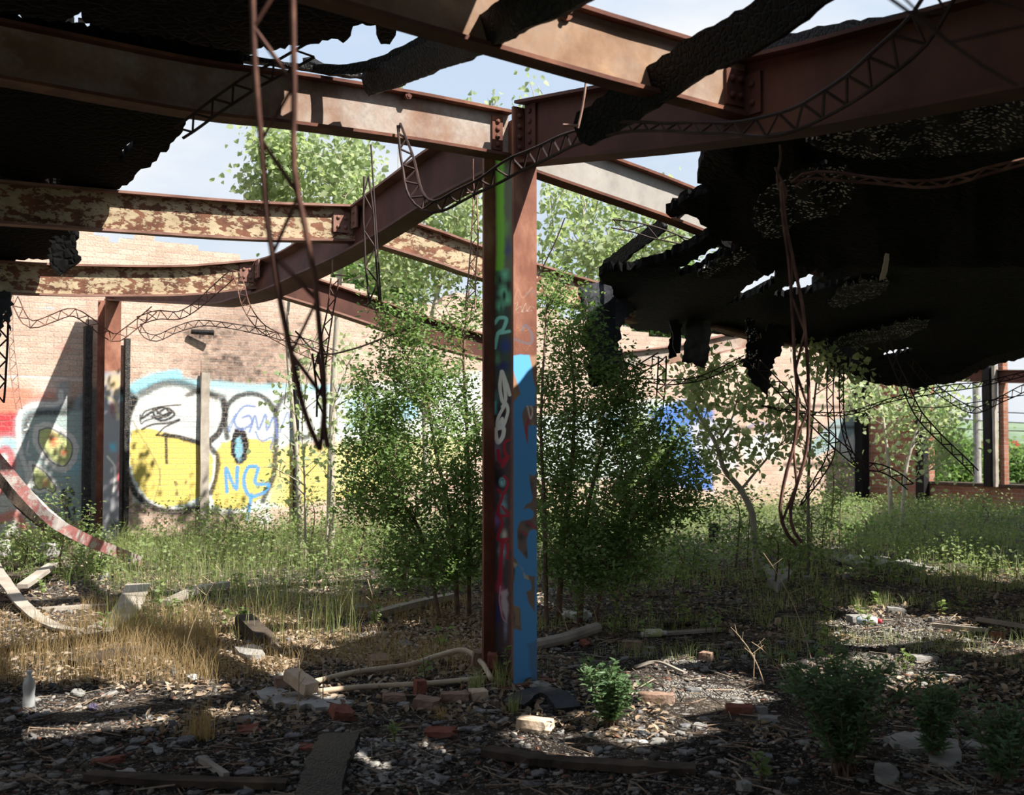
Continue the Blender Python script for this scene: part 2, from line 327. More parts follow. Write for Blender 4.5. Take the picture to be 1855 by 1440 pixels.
def steelpaint():
    m, t, b = newmat('graffitied_steel', .65, .35); L = t.links; co = objco(t, (1, 1, .6))
    n = N(t, 'ShaderNodeTexNoise', i_Scale=3.5, i_Detail=9.0, i_Roughness=.65); L.new(co, n.inputs['Vector'])
    r = ramp(t, [(.3, (.10, .035, .022)), (.5, (.20, .075, .045)), (.7, (.36, .17, .11))]); L.new(n.outputs[0], r.inputs[0])
    at = N(t, 'ShaderNodeVertexColor'); at.layer_name = 'Paint'
    x = N(t, 'ShaderNodeMixRGB'); L.new(at.outputs['Alpha'], x.inputs[0]); L.new(r.outputs[0], x.inputs[1]); L.new(at.outputs['Color'], x.inputs[2])
    L.new(x.outputs[0], b.inputs['Base Color']); n2 = N(t, 'ShaderNodeTexNoise', i_Scale=60.0, i_Detail=4.0); L.new(co, n2.inputs['Vector'])
    bump(t, b, n2.outputs[0], .15, .002); return m
M['steelpaint'] = steelpaint()

# ------------------------------------------------------------------ paint layers (graffiti) on a surface's own vertices
def srgb(r, g, b):
    f = lambda c: ((c/255+.055)/1.055)**2.4 if c > 10 else c/255/12.92
    return np.array([f(r), f(g), f(b)])
class Paint:
    def __init__(s, V, jit=2.0, seed=3):
        s.x, s.y = PROJ(V); q = V @ np.array([.836, .548, 0]); z = V[:, 2]
        s.x = s.x + (fbm(q*3, z*3, seed)-.5)*jit*2; s.y = s.y + (fbm(q*3+50, z*3, seed+3)-.5)*jit*2
        s.C = np.zeros((len(V), 4)); s.C[:, :3] = .5; s.g = fbm(q*28, z*28, seed+5, 3)
    def over(s, idx, a, col):
        a = np.clip(a, 0, 1); A = s.C[idx, 3]; na = a + A*(1-a)
        s.C[idx, :3] = (col*a[:, None] + s.C[idx, :3]*(A*(1-a))[:, None])/np.maximum(na, 1e-5)[:, None]; s.C[idx, 3] = na
    def stroke(s, pts, w, col, op=1.0, soft=.35, z=None, rough=.25):
        if z: pts = [(z[0]+p[0]/z[2], z[1]+p[1]/z[2]) for p in pts]; w = w/z[2]
        p = smoothpath(np.array(pts, float), 5) if len(pts) > 2 else np.array(pts, float)
        m = w*1.6+3; ix = np.where((s.x > p[:, 0].min()-m) & (s.x < p[:, 0].max()+m) & (s.y > p[:, 1].min()-m) & (s.y < p[:, 1].max()+m))[0]
        if not len(ix): return
        X = s.x[ix]; Y = s.y[ix]; d = np.full(len(ix), 1e9)
        for a, b in zip(p[:-1], p[1:]):
            e = b-a; L2 = e@e+1e-9; k = np.clip(((X-a[0])*e[0]+(Y-a[1])*e[1])/L2, 0, 1)
            d = np.minimum(d, np.hypot(X-a[0]-k*e[0], Y-a[1]-k*e[1]))
        d = d*(1+rough*(s.g[ix]-.5)*2); h = w/2
        s.over(ix, op*np.clip((h*(1+soft)-d)/(h*2*soft+.3), 0, 1), col)
    def fill(s, poly, col, op=1.0, soft=3.0, z=None, rough=6.0):
        if z: poly = [(z[0]+p[0]/z[2], z[1]+p[1]/z[2]) for p in poly]
        p = np.array(poly, float); m = soft+rough
        ix = np.where((s.x > p[:, 0].min()-m) & (s.x < p[:, 0].max()+m) & (s.y > p[:, 1].min()-m) & (s.y < p[:, 1].max()+m))[0]
        if not len(ix): return
        X = s.x[ix]; Y = s.y[ix]; ins = np.zeros(len(ix), bool); d = np.full(len(ix), 1e9)
        for i in range(len(p)):
            a, b = p[i], p[(i+1) % len(p)]
            c = ((a[1] > Y) != (b[1] > Y)); xx = a[0]+(Y-a[1])/(b[1]-a[1]+1e-12)*(b[0]-a[0]); ins ^= (c & (X < xx))
            e = b-a; k = np.clip(((X-a[0])*e[0]+(Y-a[1])*e[1])/(e@e+1e-9), 0, 1); d = np.minimum(d, np.hypot(X-a[0]-k*e[0], Y-a[1]-k*e[1]))
        sd = np.where(ins, d, -d) + rough*(s.g[ix]-.5)
        s.over(ix, op*np.clip(sd/soft+.5, 0, 1), col)
    def spray(s, cx, cy, rx, ry, col, op=.8, z=None, pw=1.5):
        if z: cx, cy, rx, ry = z[0]+cx/z[2], z[1]+cy/z[2], rx/z[2], ry/z[2]
        d = np.hypot((s.x-cx)/rx, (s.y-cy)/ry); ix = np.where(d < 1.3)[0]
        s.over(ix, op*np.clip(1.15-d[ix]+(s.g[ix]-.5)*.7, 0, 1)**pw, col)
def oval(cx, cy, rx, ry, rot=0, n=20):
    return [(cx+rx*math.cos(a)*math.cos(rot)-ry*math.sin(a)*math.sin(rot), cy+rx*math.cos(a)*math.sin(rot)+ry*math.sin(a)*math.cos(rot)) for a in np.linspace(0, 2*PI, n, endpoint=False)]

# ================================================================== SETTING
# ---- floor
def grid_floor():
    ys = np.concatenate([np.arange(.6, 4, .09), np.arange(4, 10, .045), np.arange(10, 16, .09), np.arange(16, 30, .25)])
    xs = np.concatenate([np.arange(-16, -6, .25), np.arange(-6, 6, .05), np.arange(6, 16, .25)])
    X, Y = np.meshgrid(xs, ys); Z = gh(X, Y); n, m = X.shape
    V = np.stack([X, Y, Z], -1).reshape(-1, 3); i = np.arange((n-1)*(m-1)); r = i//(m-1); c = i % (m-1); a = r*m+c
    return V, np.stack([a, a+1, a+m+1, a+m], -1)
def floormat():
    m, t, b = newmat('littered_earth_floor', .95, .12); L = t.links; co = objco(t)
    n = N(t, 'ShaderNodeTexNoise', i_Scale=1.1, i_Detail=9.0, i_Roughness=.7); L.new(co, n.inputs['Vector'])
    r = ramp(t, [(.35, (.020, .016, .014)), (.5, (.045, .035, .028)), (.62, (.11, .09, .07))]); L.new(n.outputs[0], r.inputs[0]); c = r.outputs[0]
    for sc, thr, col in ((60, .35, (.40, .36, .31)), (24, .22, (.44, .42, .39)), (110, .3, (.55, .52, .46))):
        v = N(t, 'ShaderNodeTexVoronoi', i_Scale=float(sc)); L.new(co, v.inputs['Vector'])
        s = N(t, 'ShaderNodeSeparateColor'); L.new(v.outputs['Color'], s.inputs[0])
        a = N(t, 'ShaderNodeMath', operation='LESS_THAN'); a.inputs[1].default_value = thr*.8; L.new(s.outputs[0], a.inputs[0])
        d = N(t, 'ShaderNodeMath', operation='LESS_THAN'); d.inputs[1].default_value = .42; L.new(v.outputs['Distance'], d.inputs[0])
        k = N(t, 'ShaderNodeMath', operation='MULTIPLY'); L.new(a.outputs[0], k.inputs[0]); L.new(d.outputs[0], k.inputs[1])
        k2 = N(t, 'ShaderNodeMath', operation='MULTIPLY'); L.new(k.outputs[0], k2.inputs[0]); L.new(s.outputs[1], k2.inputs[1])
        x = N(t, 'ShaderNodeMixRGB'); x.inputs[2].default_value = (*col, 1); L.new(k2.outputs[0], x.inputs[0]); L.new(c, x.inputs[1]); c = x.outputs[0]
    L.new(c, b.inputs['Base Color'])
    n2 = N(t, 'ShaderNodeTexNoise', i_Scale=26.0, i_Detail=8.0, i_Roughness=.7); L.new(co, n2.inputs['Vector']); bump(t, b, n2.outputs[0], 1.0, .03)
    return m
V, F = grid_floor(); tag(mk('floor', V, F, floormat(), smooth=True), kind='structure')
grassland = noisemat('rough_grassland', [(.3, (.05, .08, .025)), (.6, (.12, .16, .05))], .3, 8, .95, .1)
b = MB().box((0, 230, -.30), (700, 500, .3)); tag(b.build('outer_ground', grassland), kind='structure')

# ---- back wall (runs along w, just behind the far column)
WALL_T = 10.85
def walltop(s):
    base = np.interp(s, [-4, -1.6, .2, 2.4, 4, 8, 12, 17], [4.42, 4.42, 4.38, 4.15, 3.95, 3.75, 3.55, 3.35])
    st = np.floor(s/.215)
    return np.floor((base + (vn(st*.45, st*0+3, 4)-.5)*.30)/.078)*.078
S1 = 16.2
def back_wall():
    ds = .012; ss = np.arange(-4, S1+.001, ds); zs = np.arange(-.1, 4.6, .012)
    S, Z = np.meshgrid(ss, zs); top = walltop(S); Z = np.minimum(Z, top); n, m = S.shape
    p = TW(WALL_T, 0)[None, None, :] + S[..., None]*Vv + Z[..., None]*ZZ
    V = p.reshape(-1, 3); i = np.arange((n-1)*(m-1)); r = i//(m-1); c = i % (m-1); a = r*m+c
    F = np.stack([a, a+1, a+m+1, a+m], -1)
    zf = Z.reshape(-1); h = zf[F].max(1)-zf[F].min(1); F = F[h > 1e-6]
    pt = Paint(V); z4 = (0, 480, 2.88); z5 = (600, 480, 2.88); z6 = (1215, 480, 2.88)
    K = srgb(28, 30, 34); Wt = srgb(214, 214, 210); Yl = srgb(206, 188, 100); Lb = srgb(134, 196, 212); Rd = srgb(176, 52, 66); Gn = srgb(196, 204, 140); Bl = srgb(74, 142, 196); Pk = srgb(214, 130, 118); Gy = srgb(150, 164, 170); Tl = srgb(96, 150, 156)
    # soot higher up, with leaf-shadow speckle painted into the wall colour
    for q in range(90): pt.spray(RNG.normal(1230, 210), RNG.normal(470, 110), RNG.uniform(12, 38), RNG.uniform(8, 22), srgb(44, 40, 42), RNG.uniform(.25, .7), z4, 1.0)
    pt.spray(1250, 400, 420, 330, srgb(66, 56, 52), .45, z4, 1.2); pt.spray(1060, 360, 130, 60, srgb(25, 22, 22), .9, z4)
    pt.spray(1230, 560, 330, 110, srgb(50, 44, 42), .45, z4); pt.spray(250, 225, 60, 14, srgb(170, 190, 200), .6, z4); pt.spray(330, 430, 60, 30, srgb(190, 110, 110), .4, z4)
    pt.stroke([(0, 580), (200, 585), (430, 600)], 10, Wt, .6, .5, z4)
    # left panel
    pt.fill([(-200, 690), (60, 640), (330, 640), (330, 730), (110, 750), (100, 820), (90, 860), (-200, 860)], srgb(206, 120, 96), .85, 6, z4)
    pt.spray(250, 640, 130, 70, srgb(236, 216, 206), .6, z4)
    pt.fill([(-200, 770), (100, 770), (95, 900), (-200, 920)], Rd, .9, 8, z4)
    pt.fill([(110, 750), (430, 740), (430, 1340), (110, 1340)], srgb(150, 176, 176), .85, 6, z4)
    pt.fill([(-200, 900), (110, 900), (150, 1040), (130, 1420), (-200, 1420)], srgb(190, 196, 190), .8, 8, z4)
    pt.spray(40, 940, 70, 70, Lb, .9, z4); pt.spray(380, 1040, 70, 110, Lb, .7, z4); pt.spray(60, 1090, 60, 50, Lb, .8, z4)
    pt.stroke([(-60, 1000), (40, 960), (60, 1060), (0, 1180)], 40, Rd, .8, .5, z4); pt.stroke([(0, 1330), (90, 1300), (120, 1370)], 50, Pk, .9, .5, z4)
    pt.fill([(190, 1300), (300, 1280), (320, 1440), (230, 1440)], Rd, .7, 6, z4)
    pt.stroke([(60, 1130), (120, 1230), (200, 1320)], 44, K, .85, .5, z4)
    pt.stroke([(330, 740), (440, 720)], 60, K, .75, .6, z4)
    pt.stroke([(400, 740), (420, 700), (480, 690)], 40, Gy, .7, .6, z4)
    pt.stroke([(328, 640), (310, 725), (170, 745), (118, 800), (115, 960), (150, 1080), (160, 1230)], 70, Gy, .7, .4, z4)
    pt.stroke([(318, 660), (305, 725), (160, 735), (103, 790), (105, 960), (140, 1080), (150, 1220)], 26, Wt, 1, .3, z4)
    pt.stroke([(340, 770), (200, 775), (150, 800), (135, 870)], 34, K, .75, .6, z4); pt.stroke([(150, 830), (160, 850), (130, 860)], 10, Wt, .9, .3, z4)
    o1 = [(195, 850), (255, 838), (340, 880), (385, 930), (385, 1000), (355, 1055), (320, 1065), (270, 1040), (215, 970), (190, 920), (195, 850)]
    pt.fill(o1, Gn, 1, 3, z4); pt.spray(280, 920, 40, 60, srgb(200, 90, 60), .85, z4); pt.spray(330, 980, 26, 34, srgb(206, 100, 70), .8, z4)
    pt.stroke(o1, 36, Wt, 1, .2, z4); pt.stroke([(x*.86+40, y*.88+114) for x, y in o1], 8, K, .8, .4, z4)
    o2 = [(160, 1030), (230, 1070), (280, 1130), (305, 1180), (280, 1200), (240, 1170), (200, 1180), (170, 1130), (160, 1030)]
    pt.fill(o2, Gn, 1, 3, z4); pt.spray(240, 1140, 30, 40, srgb(210, 130, 90), .7, z4); pt.stroke(o2, 24, Wt, 1, .3, z4); pt.stroke([(x*.84+36, y*.86+156) for x, y in o2], 7, K, .8, .4, z4)
    for q in ((340, 1190), (375, 1185), (360, 1230), (330, 1215), (385, 1280), (360, 1310), (345, 1270)): pt.fill(oval(q[0], q[1], 12, 24, random.uniform(-.6, .6)), K, .85, 2, z4)
    pt.stroke([(110, 1250), (180, 1330), (330, 1380), (430, 1400)], 60, srgb(186, 190, 196), .8, .5, z4)
    pt.stroke([(150, 920), (140, 980), (160, 990)], 10, Wt, .9, .3, z4)
    # behind the far column
    pt.fill([(430, 640), (660, 640), (660, 1420), (430, 1420)], srgb(96, 106, 112), .8, 6, z4)
    # main panel, base coats
    pt.fill([(655, 700), (760, 640), (930, 600), (1500, 640), (1860, 650), (1860, 900), (1500, 930), (1480, 1260), (1250, 1290), (1050, 1290), (700, 1240), (655, 1000)], srgb(200, 214, 214), .9, 6, z4)
    pt.stroke([(650, 680), (730, 625), (820, 590), (920, 575)], 62, Lb, .95, .35, z4)
    pt.stroke([(920, 600), (1120, 625), (1300, 640), (1500, 640), (1860, 650)], 40, Lb, .75, .6, z4)
    pt.stroke([(735, 670), (850, 620), (960, 620), (1050, 660), (1160, 690)], 44, K, .75, .5, z4)
    pt.stroke([(640, 660), (690, 690), (680, 740)], 50, K, .9, .5, z4)
    yel = [(684, 860), (780, 850), (900, 880), (1060, 945), (1110, 1000), (1105, 1120), (1060, 1200), (960, 1250), (860, 1262), (760, 1215), (700, 1110), (672, 980)]
    pt.fill(yel, Yl, 1, 3, z4)
    pt.fill([(690, 760), (720, 710), (830, 650), (930, 640), (1040, 670), (1140, 690), (1160, 800), (1090, 930), (1060, 945), (900, 880), (780, 850), (684, 860)], Wt, .95, 3, z4)
    pt.fill([(700, 760), (800, 740), (960, 780), (1140, 830), (1120, 890), (980, 850), (820, 820), (690, 830)], Gy, .55, 12, z4)
    pt.fill([(1110, 1000), (1160, 930), (1240, 900), (1430, 920), (1425, 1080), (1370, 1210), (1250, 1275), (1120, 1270), (1095, 1180)], Yl, 1, 3, z4)
    pt.fill([(1430, 960), (1560, 940), (1860, 950), (1990, 960), (2050, 1120), (1900, 1200), (1480, 1260), (1400, 1240)], Yl, .85, 10, z4)
    pt.stroke([(1100, 1280), (1180, 1295), (1290, 1275)], 20, Wt, .9, .4, z4)
    pt.stroke([(690, 1110), (760, 1225), (870, 1275), (960, 1275)], 12, Wt, .7, .4, z4)
    pt.stroke([(700, 700), (668, 800), (655, 950), (665, 1080), (705, 1190), (800, 1265), (900, 1290), (1030, 1270)], 34, K, .95, .3, z4)
    pt.stroke([(640, 1200), (720, 1260), (860, 1300), (1050, 1290), (1240, 1310)], 50, srgb(60, 54, 54), .6, .8, z4)
    pt.stroke([(1170, 710), (1170, 800), (1140, 880), (1080, 935)], 34, K, .95, .3, z4)
    pt.stroke([(860, 885), (960, 905), (1085, 945)], 26, K, .95, .3, z4)
    pt.stroke([(815, 890), (860, 845), (935, 810)], 10, K, .9, .3, z4); pt.stroke([(815, 888), (850, 890)], 12, K, .9, .3, z4)
    pt.stroke([(868, 890), (870, 1030)], 16, K, .9, .3, z4)
    pt.stroke([(1090, 940), (1135, 1010), (1120, 1110), (1095, 1190)], 30, K, .9, .35, z4)
    pt.stroke([(1120, 1000), (1110, 1100), (1080, 1180)], 14, Wt, .9, .35, z4)
    scr = [(740, 800), (800, 760), (850, 740), (880, 770), (810, 790), (800, 750), (860, 790), (900, 760), (830, 800), (790, 790), (850, 810), (910, 780), (870, 745), (820, 775)]
    pt.stroke(scr, 13, K, .95, .3, z4); pt.stroke([(735, 800), (760, 760), (850, 735), (945, 730)], 9, K, .9, .3, z4); pt.stroke([(740, 860), (800, 830), (880, 822), (935, 806)], 12, K, .9, .3, z4)
    pt.stroke([(730, 780), (735, 830), (760, 812), (800, 800)], 8, K, .9, .3, z4)
    pt.stroke([(690, 810), (740, 900), (820, 1040), (835, 1110), (800, 1240)], 7, srgb(140, 136, 88), .8, .4, z4)
    pt.stroke([(835, 1060), (835, 1150)], 6, srgb(120, 116, 80), .8, .4, z4)
    for q in ((915, 1140), (968, 1138), (920, 1190)): pt.fill(oval(q[0], q[1], 9, 14), srgb(90, 80, 60), .8, 2, z4)
    # arches with grey letters
    pt.stroke([(1185, 900), (1180, 760), (1230, 690), (1330, 672), (1410, 720), (1440, 800), (1435, 1000), (1425, 1100), (1370, 1230)], 28, K, .9, .4, z4)
    pt.stroke([(980, 680), (1040, 660), (1130, 690)], 30, K, .8, .5, z4)
    pt.stroke([(1440, 760), (1480, 690), (1560, 680), (1600, 740), (1620, 880), (1560, 900)], 30, K, .85, .45, z4)
    pt.stroke([(1600, 700), (1620, 860), (1690, 900), (1740, 820), (1720, 700)], 34, Wt, .9, .5, z4)
    pt.fill(oval(1250, 945, 46, 97), K, 1, 3, z4); pt.fill(oval(1246, 955, 19, 62), srgb(120, 170, 186), 1, 3, z4); pt.spray(1252, 1015, 20, 24, srgb(90, 120, 130), .8, z4)
    Vb = srgb(96, 116, 170)
    pt.stroke([(1330, 740), (1270, 740), (1225, 810), (1255, 860), (1310, 830), (1300, 790), (1265, 800)], 13, Vb, .85, .4, z4)
    pt.stroke([(1300, 870), (1330, 790), (1345, 860), (1385, 780), (1390, 860), (1430, 790), (1445, 900)], 13, Vb, .85, .4, z4)
    pt.stroke([(1190, 860), (1230, 780), (1200, 870)], 10, Vb, .7, .4, z4); pt.stroke([(1330, 870), (1360, 920), (1420, 900), (1410, 960)], 11, Vb, .8, .4, z4)
    pt.stroke([(1460, 870), (1500, 770), (1520, 860), (1560, 780)], 11, Vb, .7, .4, z4)
    pt.stroke([(1185, 1185), (1180, 1060), (1232, 1172), (1238, 1055)], 20, Bl, .95, .3, z4)
    pt.stroke([(1335, 1050), (1290, 1060), (1272, 1130), (1300, 1205), (1370, 1190), (1400, 1145), (1330, 1140), (1345, 1060)], 20, Bl, .95, .3, z4)
    pt.stroke([(1310, 1200), (1300, 1260), (1290, 1330)], 18, Bl, .95, .35, z4)
    # vertical stain where a stud stood
    pt.stroke([(1075, 470), (1070, 700), (1060, 900), (1060, 1330)], 34, srgb(120, 112, 96), .45, .6, z4); pt.stroke([(1048, 500), (1045, 1330)], 5, K, .7, .4, z4)
    pt.spray(1380, 1320, 60, 60, srgb(206, 214, 220), .9, z4)
    # towards the right, seen between the leaves
    pt.fill([(0, 640), (780, 560), (780, 900), (0, 920)], srgb(222, 228, 226), .9, 10, z5)
    pt.fill([(60, 700), (200, 660), (300, 720), (280, 860), (80, 860)], srgb(150, 192, 206), .8, 10, z5)
    pt.fill([(330, 700), (440, 680), (470, 800), (350, 830)], srgb(120, 176, 206), .8, 10, z5); pt.stroke([(20, 650), (180, 640), (300, 660), (500, 640)], 26, K, .6, .6, z5)
    pt.stroke([(230, 640), (250, 880)], 22, K, .6, .5, z5); pt.fill([(0, 920), (760, 880), (700, 1050), (0, 1180)], srgb(206, 200, 140), .7, 12, z5)
    pt.fill([(1080, 800), (1700, 700), (1843, 720), (1843, 1100), (1080, 1120)], srgb(196, 214, 220), .85, 12, z5)
    pt.fill([(1640, 760), (1843, 700), (1990, 760), (1990, 1180), (1700, 1150), (1760, 980)], srgb(52, 108, 186), .95, 8, z5)
    pt.stroke([(1380, 800), (1500, 820), (1560, 960)], 40, srgb(120, 180, 214), .8, .5, z5)
    pt.fill([(100, 830), (330, 800), (350, 1060), (200, 1080), (120, 960)], srgb(184, 186, 196), .85, 10, z6)
    pt.stroke([(160, 860), (200, 800), (240, 860), (200, 910), (160, 880)], 18, srgb(110, 110, 130), .8, .4, z6)
    pt.fill([(350, 760), (560, 760), (560, 800), (350, 800)], srgb(120, 100, 90), .35, 10, z6)
    pt.fill([(360, 900), (560, 880), (560, 1010), (380, 1020)], srgb(196, 208, 210), .7, 10, z6); pt.stroke([(400, 850), (470, 820), (520, 870), (460, 900)], 14, Vb, .6, .5, z6)
    pt.fill([(700, 960), (860, 800), (985, 790), (995, 850), (900, 930), (760, 1000)], srgb(126, 156, 160), .9, 5, z6)
    pt.fill([(860, 940), (990, 860), (1000, 1020), (900, 1020)], srgb(206, 214, 208), .85, 6, z6)
    for yy in (745, 855): pt.stroke([(200, yy), (600, yy-4), (990, yy-8)], 18, srgb(40, 32, 30), .75, .7, z6)
    pt.stroke([(600, 1040), (1000, 1045)], 26, srgb(40, 32, 30), .8, .6, z6)
    uv = np.stack([S.reshape(-1), Z.reshape(-1)], -1)
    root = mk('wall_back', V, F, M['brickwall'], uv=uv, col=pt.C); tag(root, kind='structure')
    # the wall's thickness
    sb = np.arange(-7.225, S1+.01, .215); mb = MB(); vs = []; uvs = []
    for k, s0 in enumerate(sb[:-1]):
        tp = float(walltop(s0+.1))-.004; a = TW(WALL_T+.006, s0); c = TW(WALL_T+.32, s0); a2 = TW(WALL_T+.006, s0+.215); c2 = TW(WALL_T+.32, s0+.215)
        vv = [a, a2, c2, c]; mb.add([q-ZZ*.1 for q in vv]+[q+ZZ*tp for q in vv], [(0,3,2,1),(4,5,6,7),(0,1,5,4),(1,2,6,5),(2,3,7,6),(3,0,4,7)])
        uvs += [(s0, -.1), (s0+.215, -.1), (s0+.2, .2), (s0, .2), (s0, tp), (s0+.215, tp), (s0+.215, tp+.3), (s0, tp+.3)]
    bk = mk('wall_core', np.concatenate(mb.V), mb.F, M['brickwall'], root, uv=np.array(uvs))
    a = bk.data.color_attributes.new('Paint', 'FLOAT_COLOR', 'POINT'); a.data.foreach_set('color', [0.0]*4*len(bk.data.vertices))
    return root
back_wall()

# ---- right wall: piers, openings and a low sill wall, running towards the viewer from the corner
CORN = TW(WALL_T+.1, S1+.15)
def rw_block(name, r0, r1, z0, z1, th=.3, out=0.0, m='brickred', parent=None):
    a = CORN - U*r0 + Vv*out; b_ = CORN - U*r1 + Vv*out; n = Vv
    c = [a, b_, b_+n*th, a+n*th]; V = [q+ZZ*z0 for q in c]+[q+ZZ*z1 for q in c]
    F = [(0,3,2,1),(4,5,6,7),(0,1,5,4),(1,2,6,5),(2,3,7,6),(3,0,4,7)]
    V2 = []; uv = []; F2 = []
    for f in F:
        k = len(V2); F2.append(tuple(range(k, k+4)))
        for i in f: V2.append(V[i]); uv.append((float(V[i]@(-U) + V[i]@Vv), V[i][2]))
    return (V2, F2, uv)
def join_blocks(name, bl, m):
    V = []; F = []; uv = []
    for v, f, u in bl: n = len(V); V += v; uv += u; F += [tuple(i+n for i in q) for q in f]
    return mk(name, np.array(V), F, m, uv=np.array(uv))
def r_at(px):
    k = (px-W/2)/FPX   # solve for r along the right wall
    return float((k*CORN[1]-CORN[0])/((-U)[0]-k*(-U)[1]))
rw = [rw_block('', .0, r_at(1676), -.1, 3.1), rw_block('', r_at(1676), 14, -.1, .50), rw_block('', r_at(1809), r_at(1818), .5, 3.0, .16), rw_block('', r_at(1960), r_at(2300), .5, 3.0)]
tag(join_blocks('wall_right', rw, M['brickred']), kind='structure')
sl = MB(); a = CORN-U*r_at(1678); b_ = CORN-U*14
sl.sweep([a-Vv*.06, b_-Vv*.06], [Vv]*2, [ZZ]*2, [(0, .5), (.42, .5), (.42, .55), (0, .55)]); tag(sl.build('trim_sill', M['wood_dark']), kind='structure')
def plainwall(name, a, b_, h, th=.3):
    d = unit(b_-a); n_ = np.cross(ZZ, d); L_ = float(np.linalg.norm(b_-a)); c = [a, b_, b_+n_*th, a+n_*th]
    Vq = np.array([q-ZZ*.1 for q in c]+[q+ZZ*h for q in c]); Fq = [(0,3,2,1),(4,5,6,7),(0,1,5,4),(1,2,6,5),(2,3,7,6),(3,0,4,7)]
    tag(mk(name, Vq, Fq, M['brickred'], uv=np.array([(0, -.1), (L_, -.1), (L_+.3, -.1), (.3, -.1), (0, h), (L_, h), (L_+.3, h), (.3, h)])), kind='structure')
# unseen sill walls with piers added left and behind viewer to shape ambient light
def sillwall(name, a, b_, n_):
    plainwall(name, a, b_, .9); d = unit(b_-a); L_ = float(np.linalg.norm(b_-a)); k = int(L_/3.2)
    for i in range(k+1): q = a+d*(L_-.5)*i/k; plainwall('wall_pier_'+name[5:], q, q+d*.5, 3.5, .29)
sillwall('wall_left', TW(WALL_T, -7.2), TW(-9.5, -7.2), 6); plainwall('wall_front', TW(-9.5, -7.2), TW(-9.5, 4), 3.5); sillwall('wall_front', TW(-9.5, 4), TW(-9.5, 16.5), 7)  # solid front stretch added to darken the left beams
# corner return beyond the painted wall: dark shaft
def post(name, label, cat, base, w, d, h, m, axis=Vv, group=None, lean=0):
    rr = np.linspace(0, 1, 14); pts = np.array([base+ZZ*h*k+axis*lean*k for k in rr]); A = [axis]*14; B_ = [unit(np.cross(ZZ, axis))]*14
    def pr(i):
        j = lambda q: (vn(i*1.7+q, q*3.3, 6)-.5)*.22
        return [(-w/2*(1+j(1)), -d/2*(1+j(2))), (w/2*(1+j(3)), -d/2*(1+j(4))), (w/2*(1+j(5)), d/2*(1+j(6))), (-w/2*(1+j(7)), d/2*(1+j(8)))]
    o = MB().sweep(pts, A, B_, pr).build(name, m); return tag(o, label, cat, group)
def wall_pt(px, off=.1):
    k = (px-W/2)/FPX; q = TW(WALL_T-off, 0); s = (k*q[1]-q[0])/(Vv[0]-k*Vv[1]); return q+Vv*s
post('charred_post', 'charred timber post with alligatored surface left of the far rusty column', 'post', wall_pt(158, .12), .10, .12, 3.05, M['char_post'])
post('charred_post', 'thin charred timber post right of the far rusty column', 'post', wall_pt(229, .12), .07, .1, 2.9, M['char_post'])
post('timber_stud', 'short weathered stud with black top against the yellow graffiti', 'post', wall_pt(371, .06), .13, .05, 2.45, M['wood'])
post('timber_stud', 'dark stud behind the blurred hanging lattice at the end of the yellow graffiti', 'post', wall_pt(537, .06), .07, .07, 2.65, M['char'])
post('charred_post', 'black charred post at the right end of the painted wall', 'post', wall_pt(1562, .12), .28, .2, 3.0, M['char'])
post('charred_post', 'charred post against the shaded red brick pier', 'post', CORN-U*r_at(1676)-Vv*.12, .2, .18, 2.9, M['char'], -U)
post('charred_post', 'charred window post left of the narrow brick pier at the far right', 'post', CORN-U*r_at(1796)-Vv*.1, .16, .16, 2.75, M['char'], -U).location[2] += .5
post('window_mullion', 'pale weathered upright between charred post and brick pier at far right', 'window frame', CORN-U*r_at(1808)-Vv*.1, .06, .1, 2.4, M['wood'], -U).location[2] += .5
tag(MB().tube([np.array([wall_pt(375)[0]-.22, wall_pt(375)[1]-.5*0-.12, ZAT(0, wall_pt(375)[1], 602)]), np.array([wall_pt(375)[0]+.1, wall_pt(375)[1]-.02, ZAT(0, wall_pt(375)[1], 603)])], [.035, .04], 8).build('charred_stub', M['char']), 'stub of burnt timber stuck in the brick wall above the graffiti', 'timber')

# ---- distance beyond the right wall: hill, trees, pole, wires
def hill():
    xs = np.linspace(-260, 420, 120); ys = np.linspace(150, 330, 14); X, Y = np.meshgrid(xs, ys)
    Z = 2+ 6*(np.sin((Y-150)/180*PI)**.7)*(.55+.45*fbm(X*.02, Y*.02, 2)) + fbm(X*.15, Y*.15, 7)*2.2; n, m = X.shape
    V = np.stack([X, Y, Z-3], -1).reshape(-1, 3); i = np.arange((n-1)*(m-1)); r = i//(m-1); c = i % (m-1); a = r*m+c
    return V, np.stack([a, a+1, a+m+1, a+m], -1)
V, F = hill(); tag(mk('wooded_hill', V, F, noisemat('hazy_wooded_hill', [(.3, (.12, .17, .12)), (.6, (.20, .26, .17))], .15, 9, .95, .05), smooth=True), kind='structure')
pol = thing('utility_pole', 'pale grey utility pole standing outside the far right window opening', 'pole', (P(1770, 800, 29)[0], 29, -.3))
bx = P(1770, 800, 29)[0]
MB().tube([(bx, 29, -.3), (bx, 29, 8.5)], [.1, .08], 12).build('shaft', M['concrete'], pol)
wires = [(742, 748), (758, 766), (777, 780)]
for k, (y0, y1) in enumerate(wires):
    a = P(1690, y0-6, 31); c = P(1770, (y0+y1)/2, 29.0); d = P(1900, y1+2, 26)
    tag(MB().tube(smoothpath([a, c+np.array([0, -.12, 0]), d], 6), .012, 4).build('overhead_wire', M['rubber']), ['topmost', 'middle', 'lowest'][k]+' overhead wire strung past the pale utility pole', 'wire')
rb = thing('parked_car', 'small red vehicle far off beyond the right window opening', 'car', (P(1806, 860, 60)[0], 60, -.15))
cx, cy, cz = rb.location
